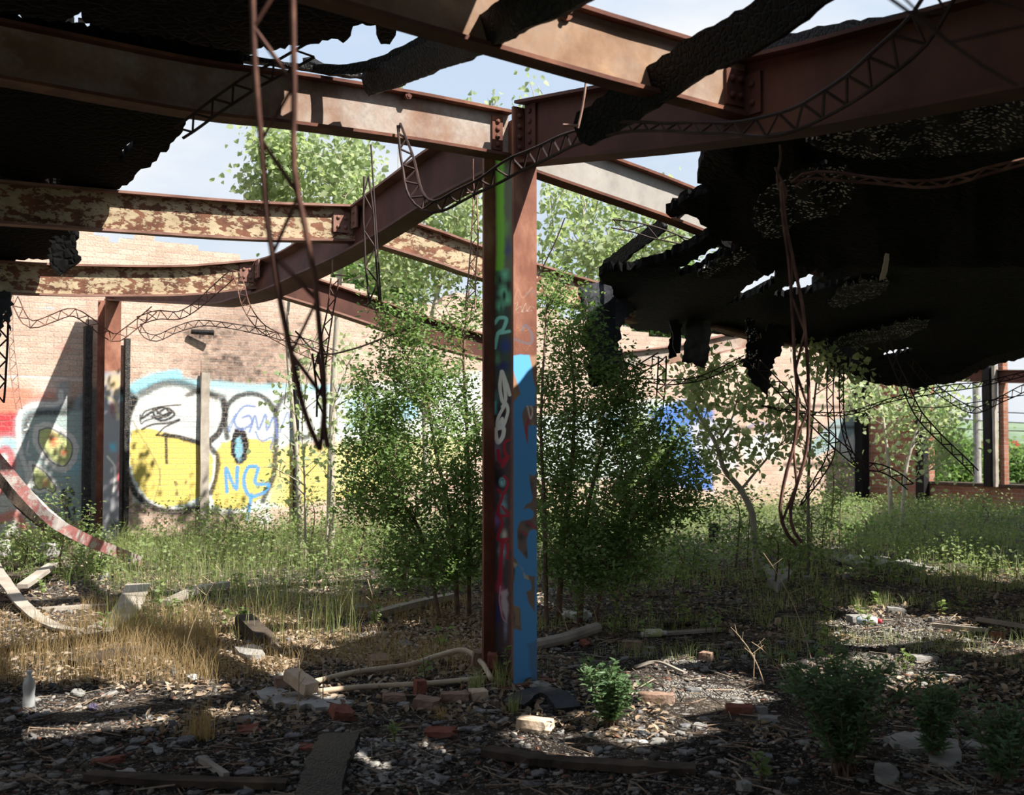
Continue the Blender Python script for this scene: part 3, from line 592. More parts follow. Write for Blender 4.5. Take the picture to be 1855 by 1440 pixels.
mb = MB(); pr = [(-2.1, .35), (-2.1, .85), (-1.3, .95), (-.8, 1.4), (.7, 1.42), (1.3, .98), (2.1, .85), (2.1, .35)]
mb.sweep([(cx, cy-.85, cz), (cx, cy+.85, cz)], [np.array([1, 0, 0])]*2, [ZZ]*2, pr); mb.build('body', plain('red_car_paint', (.5, .05, .06), .4), rb)
for sx in (-1.3, 1.3): MB().tube([(cx+sx, cy-.9, cz+.35), (cx+sx, cy+.9, cz+.35)], [.35, .35], 16).build('wheel', M['rubber'], rb)
# ================================================================== STEEL
def rivet_mb(c, n, r=.017):
    n = unit(n); a = unit(np.cross(n, ZZ)); b_ = np.cross(n, a); V = []; F = []
    K = 8
    for h, rr in ((0, 1), (.45, .92), (.8, .6)):
        for j in range(K):
            q = 2*PI*j/K; V.append(c + n*h*r + (a*math.cos(q)+b_*math.sin(q))*r*rr)
    V.append(c+n*r*.95)
    for i in range(2):
        for j in range(K): F.append((i*K+j, i*K+(j+1) % K, (i+1)*K+(j+1) % K, (i+1)*K+j))
    for j in range(K): F.append((2*K+j, 2*K+(j+1) % K, 3*K))
    return MB().add(V, F)
def ibeam(name, label, path, h, fw, side, mats, cat='beam', tw=.012, tf=.018, roll=None, group=None, n=6):
    """path: points of the web centre line; side: horizontal web normal"""
    p = smoothpath(path, n) if len(path) > 2 else smoothpath(path, 6)
    m = len(p); A = []; B_ = []
    T = np.gradient(p, axis=0)
    for i in range(m):
        t_ = unit(T[i]); s_ = unit(side - t_*np.dot(side, t_)); u_ = np.cross(s_, t_); u_ = u_ if u_[2] > 0 else -u_
        rl = np.interp(i/(m-1), np.linspace(0, 1, len(roll)), roll) if roll is not None else 0
        A.append(s_*math.cos(rl)+u_*math.sin(rl)); B_.append(-s_*math.sin(rl)+u_*math.cos(rl))
    loc = p[len(p)//2] - ZZ*h/2
    th = thing(name, label, cat, loc, group)
    hw = h/2-tf*.6
    MB().sweep(p, A, B_, [(-tw/2, -hw), (tw/2, -hw), (tw/2, hw), (-tw/2, hw)]).build('web', mats[0], th)
    for sg, nm in ((1, 'top_flange'), (-1, 'bottom_flange')):
        b0, b1 = sorted((sg*(h/2-tf), sg*h/2))
        def pr(i, b0=b0, b1=b1, sg=sg):
            e = .003*(vn(i*.9, sg*4+5, 3)-.5)
            return [(-fw/2+e, b0), (fw/2+e, b0), (fw/2+e, b1), (-fw/2+e, b1)]
        MB().sweep(p, A, B_, pr).build(nm, mats[1], th)
    return th, p, A, B_
def clip(parent, c, nrm, wdir, cols, rows, w, h, m, off=.010, label=None):
    """flat leg of a clip angle: plate centred at c, normal nrm, with rivets as sub-parts"""
    nrm = unit(nrm); wdir = unit(wdir); b_ = MB()
    R = np.stack([wdir, nrm, ZZ], -1); b_.box(c+nrm*off/2, (w, off, h), R)
    pl = b_.build('clip_angle', m, parent)
    for i in range(cols):
        for j in range(rows):
            q = c+nrm*off + wdir*((i+.5)/cols-.5)*w*.86 + ZZ*((j+.5)/rows-.5)*h*.92
            rivet_mb(q, nrm).build('rivet', m, pl)
    return pl
def tpath(t, w, py):
    q = TW(t, w); return np.array([q[0], q[1], ZAT(q[0], q[1], py)])

# girder line towards the viewer (right), warped
gp = [tpath(0.02, 0, 243), tpath(-.65, 0, 226), tpath(-1.317, 0, 206), tpath(-1.85, 0, 183), tpath(-2.336, 0, 155), tpath(-3.117, 0, 88)]
gp.append(gp[-1]+(gp[-1]-gp[-2])*1.6)
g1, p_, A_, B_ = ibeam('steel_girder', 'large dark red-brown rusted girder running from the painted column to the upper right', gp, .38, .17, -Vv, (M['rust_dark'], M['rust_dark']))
q = tpath(-.085, 0, 243); q[2] = gp[0][2]+.02
clip(g1, q-Vv*.008+ZZ*0, -Vv, U, 1, 4, .11, .27, M['rust_dark'], .014)
c2 = tpath(-1.85, 0, 178); clip(g1, c2-Vv*.008-U*.07, -Vv, U, 1, 2, .10, .19, M['rust_dark'], .014)
clip(g1, c2-Vv*.008+U*.09, -Vv, U, 1, 2, .10, .19, M['rust_dark'], .014)
# girder line away to the left, sagging
gp2 = [tpath(.345, 0, 262), tpath(.7, 0, 290), tpath(1.147, 0, 325), tpath(1.8, 0, 378), tpath(2.483, 0, 425), tpath(3.3, 0, 467), tpath(4.083, 0, 499), tpath(4.9, 0, 514), tpath(5.624, 0, 521), tpath(7.35, 0, 520), tpath(10.35, 0, 520)]
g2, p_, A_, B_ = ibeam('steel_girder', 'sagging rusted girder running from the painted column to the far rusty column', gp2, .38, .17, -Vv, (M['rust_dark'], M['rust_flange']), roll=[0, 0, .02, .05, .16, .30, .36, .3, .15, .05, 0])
g2.children[0].data.materials[0] = noisemat('purple_brown_rusted_steel', [(.3, (.07, .032, .03)), (.52, (.13, .062, .055)), (.72, (.20, .10, .085))], 2.5, 9, .75, .3, .25, .003)
for t_, yy in ((2.45, 398), (4.6, 490)):
    q = tpath(t_, 0, yy); clip(g2, q-Vv*.03+U*-.10, -Vv, U, 1, 2, .10, .17, M['rust_flange'], .014); clip(g2, q-Vv*.02+U*.10, -Vv, U, 1, 2, .10, .17, M['rust_flange'], .014)

T1 = .18
b1p = [tpath(T1, -.008, 246), tpath(T1, -.7, 214), tpath(T1, -1.449, 182), tpath(T1, -1.994, 160), tpath(T1, -2.889, 97)]; b1p.append(b1p[-1]+(b1p[-1]-b1p[-2])*2)
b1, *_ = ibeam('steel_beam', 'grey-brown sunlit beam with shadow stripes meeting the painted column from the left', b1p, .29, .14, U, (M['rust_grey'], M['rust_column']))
clip(b1, b1p[0]-U*.008-Vv*.09, -U, Vv, 1, 4, .075, .21, M['rust_column'], .014)
q = tpath(T1, -.74, 178); bb = MB().tube([q, q-U*.07], [.012, .012], 8).build('bolt', M['rust_column'], b1)
q2 = q-U*.045; MB().tube([q2, q2-U*.02], [.022, .022], 6).build('nut', M['rust_column'], bb)
b2p = [tpath(-1.85, -.008, 161), tpath(-1.85, -.4, 128), tpath(-1.85, -.825, 91), tpath(-1.85, -1.458, 23), tpath(-1.85, -2.09, -58)]; b2p.append(b2p[-1]+(b2p[-1]-b2p[-2])*3)
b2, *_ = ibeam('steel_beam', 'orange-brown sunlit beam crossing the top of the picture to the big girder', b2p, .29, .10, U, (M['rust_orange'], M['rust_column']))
clip(b2, b2p[0]-U*.008-Vv*.07-ZZ*.01, -U, Vv, 2, 2, .12, .17, M['rust_column'], .014)
q = tpath(-1.85, -1.05, 26); bb = MB().tube([q, q-U*.05], [.012, .012], 8).build('bolt', M['rust_column'], b2)
q2 = q-U*.01; MB().tube([q2, q2-U*.012], [.032, .032], 12).build('washer', M['rust_column'], bb)
b3p = [tpath(T1, .015, 262), tpath(T1, .6, 310), tpath(T1, 1.322, 364), tpath(T1, 1.953, 412), tpath(T1, 2.907, 468)]
b3, *_ = ibeam('steel_beam', 'grey coated beam dropping from behind the painted column into the collapsed roof', b3p, .28, .12, U, (M['grey_steel'], M['rust_column']))
l4p = [tpath(2.45, -.01, 406), tpath(2.45, -.9, 400), tpath(2.45, -1.81, 384), tpath(2.45, -2.555, 368)]; l4p.append(l4p[-1]+(l4p[-1]-l4p[-2])*3)
l4, *_ = ibeam('steel_beam', 'upper of two left beams with flaking cream paint, open sky above it', l4p, .29, .15, U, (M['flake'], M['rust_flange']), roll=[0, .05, .08, .05, 0])
clip(l4, l4p[0]-U*.01-Vv*.10, -U, Vv, 2, 2, .14, .16, M['rust_flange'], .014)
l5p = [tpath(4.6, -.01, 497), tpath(4.6, -.42, 504), tpath(4.6, -.856, 509), tpath(4.6, -1.8, 507), tpath(4.6, -2.5, 500)]; l5p.append(l5p[-1]+(l5p[-1]-l5p[-2])*3)
l5, *_ = ibeam('steel_beam', 'lower of two left beams with flaking cream paint, brick wall top above it', l5p, .28, .15, U, (M['flake'], M['rust_flange']), roll=[0, .05, .08, .05, 0])
clip(l5, l5p[0]-U*.01-Vv*.10, -U, Vv, 2, 2, .14, .16, M['rust_flange'], .014)
b4p = [tpath(2.45, .01, 402), tpath(2.45, .726, 447), tpath(2.45, 1.078, 470), tpath(2.45, 2.0, 520), tpath(2.45, 2.9, 560)]
ibeam('steel_beam', 'short sloping beam with tan flaking paint left of the column top, leaves around it', b4p, .28, .13, U, (M['flake'], M['rust_flange']))
b5p = [tpath(4.6, .01, 500), tpath(4.6, .773, 541), tpath(4.6, 1.70, 592), tpath(4.6, 2.37, 622), tpath(4.6, 3.2, 650)]
ibeam('steel_beam', 'dark sloping beam dropping behind the shrub left of the painted column', b5p, .28, .15, U, (M['rust_dark'], M['rust_flange']))
ibeam('steel_beam', 'brown bowed beam under the collapsed roof behind the hanging felt', [P(1290, 570, 11.2), P(1390, 598, 11.8), P(1480, 606, 12.3), P(1580, 590, 12.8), P(1700, 560, 13.4), P(1800, 540, 14)], .27, .14, U, (M['rust_dark'], M['rust_flange']))
ibeam('steel_beam', 'distant tan beam below the torn felt right of the shrub', [P(1110, 655, 15.5), P(1230, 640, 16.2), P(1340, 616, 17), P(1450, 604, 17.8), P(1600, 590, 18.6)], .26, .16, U, (M['rust_grey'], M['rust_flange']))
ibeam('steel_beam', 'distant lintel beam over the right window openings', [CORN-U*.1-Vv*.02+ZZ*2.95, CORN-U*3+ZZ*2.72, CORN-U*6+ZZ*2.6, CORN-U*11+ZZ*2.75], .26, .18, Vv, (M['rust_dark'], M['rust_flange']))

# ---- columns (H section; near flange faces the viewer, web seen from the left)
def panel(c0, du, width, z0, z1, th, nrm, res, painter=None, seed=3):
    """a plate: front face gridded for paint, thickness th behind it"""
    nu = max(2, int(width/res)); nz = max(2, int((z1-z0)/res)); us = np.linspace(0, width, nu+1); zs = np.linspace(z0, z1, nz+1)
    Uu, Z = np.meshgrid(us, zs); Vt = (c0[None, None]+Uu[..., None]*du+Z[..., None]*ZZ).reshape(-1, 3)
    m = nu+1; i = np.arange(nu*nz); r = i//nu; c = i % nu; a = r*m+c; F = [tuple(x) for x in np.stack([a, a+1, a+m+1, a+m], -1)]
    k = len(Vt); q = [0, nu, (nz)*m+nu, nz*m]; back = np.array([Vt[j]-nrm*th for j in q])
    Vall = np.vstack([Vt, Vt[q], back]); F += [(k+4, k+7, k+6, k+5), (k, k+4, k+5, k+1), (k+1, k+5, k+6, k+2), (k+2, k+6, k+7, k+3), (k+3, k+7, k+4, k)]
    C = np.zeros((len(Vall), 4))
    if painter:
        pt = Paint(Vt, 1.2, seed); painter(pt); C[:len(Vt)] = pt.C
    return Vall, F, C
def paint_flange(pt):
    # zoom B: x = 840 + X/2.572, y = 700 + Y/2.572 ; zoom A: x = 840 + X/2.667, y = 180 + Y/2.667
    a = (840, 180, 2.667); b = (840, 700, 2.572); Sk = srgb(82, 152, 206)
    pt.fill([(200, 1240), (350, 1240), (350, 1500), (200, 1500)], srgb(150, 120, 96), .7, 6, a)
    pt.fill([(200, 0), (345, 0), (345, 1400), (200, 1400)], srgb(126, 112, 100), .85, 4, b)
    pt.spray(240, 60, 30, 90, srgb(170, 120, 70), .7, b); pt.spray(300, 40, 20, 80, srgb(220, 206, 190), .6, b); pt.spray(235, 300, 24, 60, srgb(200, 180, 190), .7, b)
    pt.spray(310, 480, 24, 60, srgb(60, 60, 60), .8, b); pt.spray(320, 200, 14, 70, srgb(200, 180, 150), .6, b)
    for q in ((300, 640), (270, 700), (230, 860), (300, 780), (240, 1080)): pt.spray(q[0], q[1], 28, 34, srgb(60, 66, 70), .8, b)
    for q in ((290, 690), (320, 650), (250, 560)): pt.stroke([(q[0]-20, q[1]-15), q, (q[0]+20, q[1]+10)], 12, srgb(170, 60, 80), .8, .4, b)
    pt.stroke([(310, 120), (290, 200), (292, 330)], 12, srgb(170, 60, 80), .9, .3, b); pt.stroke([(296, 90), (310, 150), (320, 110), (305, 75)], 7, srgb(230, 220, 200), .9, .3, b)
    pt.fill([(230, 1010), (256, 1020), (266, 1120), (240, 1110)], srgb(150, 130, 100), .9, 3, b); pt.fill([(230, 820), (260, 830), (300, 870), (310, 920), (260, 880)], srgb(196, 186, 160), .8, 3, b)
    w = 60
    pt.fill([(232, 1240), (270, 1232), (318, 1235), (330, 1300), (345, 1440), (345, 1480), (290, 1480), (262, 1380), (236, 1300)], Sk, 1, 1, a, 1)
    pt.stroke([(300, -10), (305, 30), (255, 90), (240, 170), (262, 300), (275, 420), (292, 520)], 58, Sk, 1, .06, b, .02)
    pt.fill([(215, 110), (262, 90), (300, 300), (300, 540), (260, 600), (215, 600)], Sk, 1, 1, b, 1)
    pt.fill([(300, 180), (345, 180), (345, 400), (320, 420), (290, 400)], Sk, 1, 1, b, 1)
    pt.stroke([(225, 740), (225, 660), (250, 610), (300, 596)], 54, Sk, 1, .06, b, .02)
    pt.stroke([(325, 690), (318, 720), (320, 800), (320, 860)], 48, Sk, 1, .06, b, .02)
    pt.fill([(212, 700), (240, 740), (290, 800), (345, 860), (345, 1440), (212, 1440), (212, 1130), (245, 1130), (270, 1140), (262, 1030), (212, 1010), (212, 930), (236, 900), (240, 840), (255, 825), (275, 850), (280, 890), (312, 905), (316, 945), (290, 955), (300, 1000), (330, 1050), (330, 870), (290, 880), (212, 760)], Sk, 1, 1, b, 1)
    pt.fill([(300, 1200), (345, 1180), (345, 1400), (315, 1400)], srgb(86, 120, 150), .7, 6, b)
    pt.C[:, :3] = np.clip(pt.C[:, :3]*1.25, 0, .85)
    # small tags on the bare rust
    T = srgb(186, 178, 168); Or = srgb(206, 140, 80)
    pt.stroke([(240, 990), (262, 985), (250, 1020), (275, 1000), (282, 1025), (300, 985), (305, 1020), (325, 1000), (340, 1010)], 3.5, T, .6, .3, a); pt.stroke([(262, 1030), (330, 1022)], 3, T, .6, .3, a)
    pt.stroke([(255, 1060), (262, 1080), (280, 1040), (290, 1080), (310, 1040)], 2.5, srgb(160, 110, 80), .6, .3, a)
    pt.stroke([(240, 1100), (250, 1120), (262, 1100), (270, 1118), (290, 1100), (300, 1120), (330, 1100), (345, 1130)], 2.2, Or, .6, .3, a)
    pt.stroke([(245, 1190), (262, 1210), (280, 1180), (300, 1215), (320, 1190), (340, 1215)], 2.2, Or, .6, .3, a)
    pt.stroke([(282, 1115), (300, 1090), (330, 1140), (320, 1180), (245, 1160)], 14, srgb(84, 96, 110), .55, .4, a)
    pt.stroke([(246, 970), (262, 915), (285, 960), (330, 910)], 9, srgb(170, 130, 110), .4, .4, a); pt.stroke([(300, 950), (335, 920), (345, 950)], 9, srgb(90, 92, 100), .4, .4, a)
def paint_web(pt):
    a = (840, 180, 2.667); b = (840, 700, 2.572)
    pt.fill([(95, 200), (240, 200), (240, 900), (150, 900), (152, 400), (160, 300)], srgb(80, 92, 74), .0, 3, a)
    pt.fill([(160, 300), (240, 300), (240, 880), (158, 880)], srgb(96, 106, 84), .85, 4, a)
    pt.stroke([(178, 300), (176, 500), (180, 700), (170, 880)], 40, srgb(108, 172, 52), .95, .35, a); pt.spray(205, 620, 26, 60, srgb(110, 168, 80), .5, a)
    pt.spray(215, 720, 24, 60, srgb(60, 70, 110), .8, a)
    pt.fill([(150, 830), (228, 830), (228, 1480), (135, 1480)], srgb(52, 70, 62), .9, 6, a)
    for q in ((200, 850), (190, 920), (210, 970), (175, 1000)): pt.spray(q[0], q[1], 30, 36, srgb(110, 186, 146), .85, a, 1.1)
    for q in ((175, 870), (195, 950), (215, 900), (180, 1010)): pt.spray(q[0], q[1], 10, 34, srgb(14, 18, 18), .9, a)
    pt.stroke([(150, 1080), (170, 1055), (205, 1060), (190, 1110), (165, 1130), (150, 1200)], 18, srgb(126, 196, 176), .95, .25, a); pt.stroke([(165, 1130), (220, 1120)], 18, srgb(126, 196, 176), .95, .25, a)
    pt.spray(200, 1190, 34, 44, srgb(40, 58, 116), .95, a, 1.0); pt.spray(190, 1290, 38, 26, srgb(32, 40, 88), .95, a, 1.0); pt.spray(160, 1250, 20, 40, srgb(110, 160, 120), .6, a)
    pt.fill([(120, -10), (222, -10), (216, 1330), (90, 1330), (96, 200)], srgb(50, 42, 46), .9, 8, b)
    pt.spray(150, 60, 34, 60, srgb(76, 116, 110), .8, b, 1.0); pt.fill([(105, 118), (150, 70), (158, 130)], srgb(96, 180, 184), .95, 2, b)
    pt.spray(170, 130, 30, 80, srgb(16, 18, 20), .9, b, 1.0)
    Gr = srgb(196, 194, 180)
    pt.stroke([(175, -70), (168, 0), (180, 70), (195, 60), (188, -20), (178, -70), (200, -10), (214, 40)], 17, Gr, .98, .15, b, .1)
    pt.stroke([(190, 90), (160, 150), (158, 190), (180, 150), (182, 190), (206, 120), (196, 80), (180, 95)], 16, Gr, .98, .15, b, .1)
    pt.stroke([(150, 230), (152, 200), (185, 195), (182, 235), (160, 262), (150, 230)], 20, Gr, .98, .15, b, .1)
    pt.spray(150, 300, 34, 60, srgb(126, 120, 140), .7, b); pt.spray(130, 480, 26, 80, srgb(96, 86, 110), .7, b)
    pt.stroke([(112, 320), (104, 410)], 14, srgb(170, 156, 120), .9, .3, b)
    pt.spray(165, 430, 32, 44, srgb(12, 12, 14), .98, b, .8); pt.spray(180, 445, 18, 26, srgb(120, 176, 180), .95, b, 1); pt.stroke([(172, 440), (182, 434), (184, 448)], 4, srgb(16, 16, 18), .9, .3, b)
    pt.spray(150, 620, 26, 60, srgb(120, 80, 130), .8, b); pt.spray(185, 560, 24, 70, srgb(110, 150, 160), .7, b); pt.spray(180, 760, 26, 90, srgb(126, 150, 160), .7, b); pt.spray(190, 690, 20, 40, srgb(200, 190, 170), .6, b)
    R = srgb(130, 24, 38)
    pt.stroke([(210, 250), (192, 262), (190, 300), (206, 330)], 15, R, .95, .2, b); pt.stroke([(160, 300), (170, 350), (205, 330), (180, 370)], 18, R, .95, .2, b)
    pt.stroke([(160, 480), (185, 500), (205, 450), (190, 420)], 14, R, .95, .2, b); pt.stroke([(185, 500), (160, 590), (208, 600), (180, 560)], 14, R, .95, .2, b)
    pt.stroke([(165, 600), (180, 640), (158, 710), (208, 712)], 14, R, .95, .2, b); pt.stroke([(180, 720), (175, 800), (168, 920)], 20, R, .95, .2, b); pt.stroke([(180, 720), (206, 740), (204, 800)], 14, R, .9, .2, b)
    pt.spray(160, 930, 30, 40, srgb(140, 40, 60), .8, b); pt.spray(180, 960, 22, 60, srgb(150, 80, 110), .8, b)
    pt.fill([(170, 960), (205, 940), (208, 1060), (200, 1090), (175, 1040)], srgb(150, 140, 140), .85, 5, b); pt.spray(160, 1060, 20, 90, srgb(30, 40, 84), .9, b); pt.stroke([(172, 930), (166, 1000), (182, 1080), (200, 1100)], 6, srgb(170, 110, 130), .9, .3, b)
    pt.spray(195, 1130, 16, 70, srgb(120, 126, 140), .7, b); pt.spray(110, 1060, 26, 160, srgb(14, 12, 16), .8, b)
_pw = paint_web
def paint_web(pt):
    _pw(pt); pt.C[:, :3] = np.clip(pt.C[:, :3]*1.7, 0, .85)
def column(label, t0, ztop, paint, size=1.0, bottom=0.0):
    fw = .17*size; dp = .357*size; tf = .02
    th = thing('steel_column', label, 'column', TW(t0+dp/2, 0, bottom))
    mat = M['steelpaint']; fz = (lambda f: f) if paint else (lambda f: None)
    V, F, C = panel(TW(t0, -fw/2), Vv, fw, bottom, ztop, tf, -U, .006, fz(paint[0]) if paint else None); mk('near_flange', V, F, mat, th, col=C)
    V, F, C = panel(TW(t0+dp-tf, -.006), -U, dp-2*tf, bottom, ztop-.04, .012, -Vv, .0045, fz(paint[1]) if paint else None, 5); mk('web', V, F, mat, th, col=C)
    V, F, C = panel(TW(t0+dp-tf, -fw/2), Vv, fw, bottom, ztop-.02, tf, -U, .02, None); mk('far_flange', V, F, mat, th, col=C)
    b_ = MB(); b_.box(TW(t0+dp/2, 0, bottom+.012), (.42*size, .5*size, .024), np.stack([Vv, U, ZZ], -1)); b_.build('base_plate', M['rust_column'], th)
    return th
zt = ZAT(0, 6.68, 196)
mc = column('steel column in the middle covered in green, blue and red graffiti', 0, zt, (paint_flange, paint_web), bottom=.0)
clip(mc, TW(0, .048, gp[0][2]+.0), -U, Vv, 1, 4, .065, .28, M['rust_column'], .014)
clip(mc, TW(0, -.048, gp[0][2]+.0), -U, Vv, 1, 4, .0645, .28, M['rust_column'], .010).name = 'clip_angle'
def paint_far_f(pt):
    z4 = (0, 480, 2.88)
    pt.fill([(480, 560), (660, 560), (660, 1440), (480, 1440)], srgb(150, 156, 164), .8, 6, z4); pt.spray(600, 620, 50, 60, srgb(196, 170, 120), .95, z4, .8); pt.stroke([(560, 690), (600, 720), (615, 800)], 20, srgb(196, 190, 160), .9, .4, z4)
    pt.spray(590, 750, 30, 60, srgb(150, 60, 70), .7, z4); pt.spray(620, 1100, 16, 160, srgb(180, 50, 60), .8, z4); pt.spray(590, 950, 26, 40, srgb(110, 190, 220), .9, z4); pt.stroke([(560, 1000), (600, 1060), (590, 1180)], 12, srgb(226, 220, 214), .8, .4, z4); pt.spray(600, 1360, 40, 80, srgb(30, 40, 54), .8, z4)
def paint_far_w(pt):
    z4 = (0, 480, 2.88)
    pt.fill([(480, 540), (600, 560), (600, 1440), (480, 1440)], srgb(126, 132, 140), .85, 8, z4); pt.stroke([(530, 560), (520, 600), (550, 640)], 20, srgb(120, 180, 200), .8, .4, z4)
    pt.stroke([(500, 800), (495, 720), (530, 690), (560, 720), (570, 790)], 16, srgb(170, 160, 130), .9, .3, z4); pt.stroke([(500, 810), (530, 790), (550, 830), (510, 860), (540, 880)], 9, srgb(200, 120, 60), .9, .4, z4)
    pt.fill([(500, 870), (570, 870), (570, 920), (500, 930)], srgb(190, 60, 70), .7, 6, z4); pt.stroke([(520, 1000), (540, 1050), (560, 1010), (570, 1060)], 9, srgb(230, 226, 220), .9, .3, z4); pt.stroke([(500, 710), (550, 720), (500, 725)], 8, srgb(130, 40, 60), .9, .4, z4)
    pt.spray(520, 1200, 26, 200, srgb(106, 116, 130), .7, z4); pt.spray(540, 620, 20, 80, srgb(170, 150, 120), .6, z4)
column('distant rusty steel column with faded graffiti in front of the brick wall at left', 10.2, ZAT(0, 15.2, 536), (paint_far_f, paint_far_w), 1.25)

# ---- bent lattice strips that carried the ceiling
def lattice(label, pts, wpx=None, m='rod', depth_w=.09, r=.006, lace=.5, group=None, end_taper=0, side=None, name='steel_lattice', cat='lattice strip', lm=None, splay=None):
    """pts: (px, py, Y) centre line; two chords with zigzag lacing"""
    c = smoothpath(np.array([P(*q) for q in pts]), 7); n = len(c)
    d = np.linalg.norm(np.diff(c, axis=0), axis=1); s = np.concatenate([[0], np.cumsum(d)]); L = s[-1]
    k = max(4, int(L/(.055))); si = np.linspace(0, L, k); c = np.stack([np.interp(si, s, c[:, j]) for j in range(3)], -1)
    T = np.gradient(c, axis=0); T /= np.linalg.norm(T, axis=1)[:, None]
    vw = np.array([0, 1, 0.]); S = np.cross(T, vw); S /= np.linalg.norm(S, axis=1)[:, None]+1e-9
    for i in range(1, k):
        if S[i]@S[i-1] < 0: S[i] = -S[i]
    tw = (vn(si*1.3+pts[0][0]*.1, si*0+pts[0][1]*.07, 2)-.5)*1.0
    S = S*np.cos(tw)[:, None] + vw*np.sin(tw)[:, None]
    wd = depth_w*np.ones(k)
    if splay: wd = depth_w*np.interp(np.linspace(0, 1, k), np.linspace(0, 1, len(splay)), splay)
    j1 = (np.stack([vn(si*5, si*0+q+pts[0][0], 3) for q in range(3)], -1)-.5)*.012
    j2 = (np.stack([vn(si*5, si*0+q+7+pts[0][1], 4) for q in range(3)], -1)-.5)*.012
    a = c+S*wd[:, None]/2+j1; b_ = c-S*wd[:, None]/2+j2
    th = thing(name, label, cat, c[np.argmin(c[:, 2])], group)
    M1 = M[m]; M2 = M[lm or m]
    MB().tube(a, r, 5).build('chord', M1, th); MB().tube(b_, r, 5).build('chord', M1, th)
    lc = MB(); step = max(1, int(depth_w/.055*lace+.5)); i = 0; side_ = 0
    while i+step < k:
        p0 = (a if side_ == 0 else b_)[i]; p1 = (b_ if side_ == 0 else a)[i+step]; lc.tube([p0, p1], r*.75, 4); side_ ^= 1; i += step
    if lc.n: lc.build('lacing', M2, th)
    return th
def rod(label, pts, r=.006, m='rod', name='bent_rod', cat='rod'):
    c = smoothpath(np.array([P(*q) for q in pts]), 7); return tag(MB().tube(c, r, 6).build(name, M[m]), label, cat)
L = lattice
L('blurred rusty lattice strip hanging close to the viewer left of centre', [(488, -60, 2.3), (492, 0, 2.32), (498, 120, 2.35), (505, 260, 2.4), (515, 400, 2.45), (535, 520, 2.5), (555, 640, 2.55), (575, 770, 2.6), (588, 815, 2.62)], m='rod', depth_w=.088, r=.0072, splay=[1, 1, .95, .8, .95, 1, .8, .75, .25], lace=1.3)
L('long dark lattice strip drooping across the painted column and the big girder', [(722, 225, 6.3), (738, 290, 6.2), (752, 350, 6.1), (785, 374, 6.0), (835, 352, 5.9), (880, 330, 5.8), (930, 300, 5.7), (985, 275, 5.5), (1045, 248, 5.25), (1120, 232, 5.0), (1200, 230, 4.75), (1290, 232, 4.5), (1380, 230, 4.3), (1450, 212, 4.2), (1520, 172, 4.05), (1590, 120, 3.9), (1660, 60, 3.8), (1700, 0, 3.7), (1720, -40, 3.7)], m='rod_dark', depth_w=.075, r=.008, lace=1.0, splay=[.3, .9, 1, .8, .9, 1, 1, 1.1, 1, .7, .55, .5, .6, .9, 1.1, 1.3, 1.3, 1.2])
L('dark lattice strip climbing past the left end of the sunlit beam', [(560, 92, 5.6), (500, 125, 5.55), (450, 150, 5.5), (400, 185, 5.5), (350, 222, 5.5), (322, 240, 5.5)], m='rod_dark', depth_w=.075, r=.008, lace=1.0)
L('wavy lattice strip sagging in front of the left wall and far column', [(25, 540, 10), (45, 578, 10), (62, 587, 10), (95, 576, 10), (130, 565, 10), (160, 580, 10), (190, 603, 10), (212, 612, 10), (240, 592, 10), (262, 575, 10), (280, 560, 10)], m='rod', depth_w=.075, r=.0055, lace=.8)
L('arched lattice strip rising to the rivet plate of the lower left beam', [(250, 582, 10.3), (285, 571, 10.3), (325, 571, 10.3), (360, 550, 10.2), (395, 520, 10.1), (424, 497, 10), (435, 515, 9.9), (445, 550, 9.8), (470, 590, 9.8), (510, 615, 9.8), (560, 640, 9.8), (600, 655, 9.8)], m='rod', depth_w=.075, r=.0055, lace=.8)
L('thin lattice strip sagging below the arched one beside the far column', [(253, 590, 11), (262, 606, 11), (285, 612, 11), (320, 597, 11), (355, 586, 11), (400, 588, 11), (450, 596, 11), (500, 608, 11), (560, 622, 11), (610, 640, 11)], m='rod_dark', depth_w=.06, r=.005, lace=.8)
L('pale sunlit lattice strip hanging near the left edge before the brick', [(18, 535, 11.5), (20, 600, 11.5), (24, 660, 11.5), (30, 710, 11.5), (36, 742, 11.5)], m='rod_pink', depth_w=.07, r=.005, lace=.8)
L('dark lattice strip hanging at the very left edge', [(8, 535, 6.5), (6, 600, 6.5), (3, 660, 6.5), (-2, 730, 6.5)], m='rod_dark', depth_w=.06, r=.007, lace=.8)
L('dark straight lattice strip hanging in front of the rivet plate of the upper left beam', [(664, 320, 7.4), (667, 400, 7.4), (672, 470, 7.4), (678, 545, 7.4)], m='rod_dark', depth_w=.07, r=.007, lace=1.2, splay=[.5, 1, 1, 1])
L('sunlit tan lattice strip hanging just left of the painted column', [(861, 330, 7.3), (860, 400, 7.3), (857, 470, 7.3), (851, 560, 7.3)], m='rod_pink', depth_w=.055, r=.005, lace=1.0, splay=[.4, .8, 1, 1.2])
L('small dark zigzag lattice end hanging behind the blurred strip', [(572, 640, 5.2), (577, 680, 5.2), (580, 720, 5.2), (580, 755, 5.2)], m='rod_dark', depth_w=.04, r=.0055, lace=.8)
L('rusty lattice strip twisting down from the beam behind the blurred one', [(606, 505, 7.2), (600, 550, 7.2), (592, 600, 7.2), (583, 660, 7.2)], m='rod', depth_w=.05, r=.0055, lace=1.2)
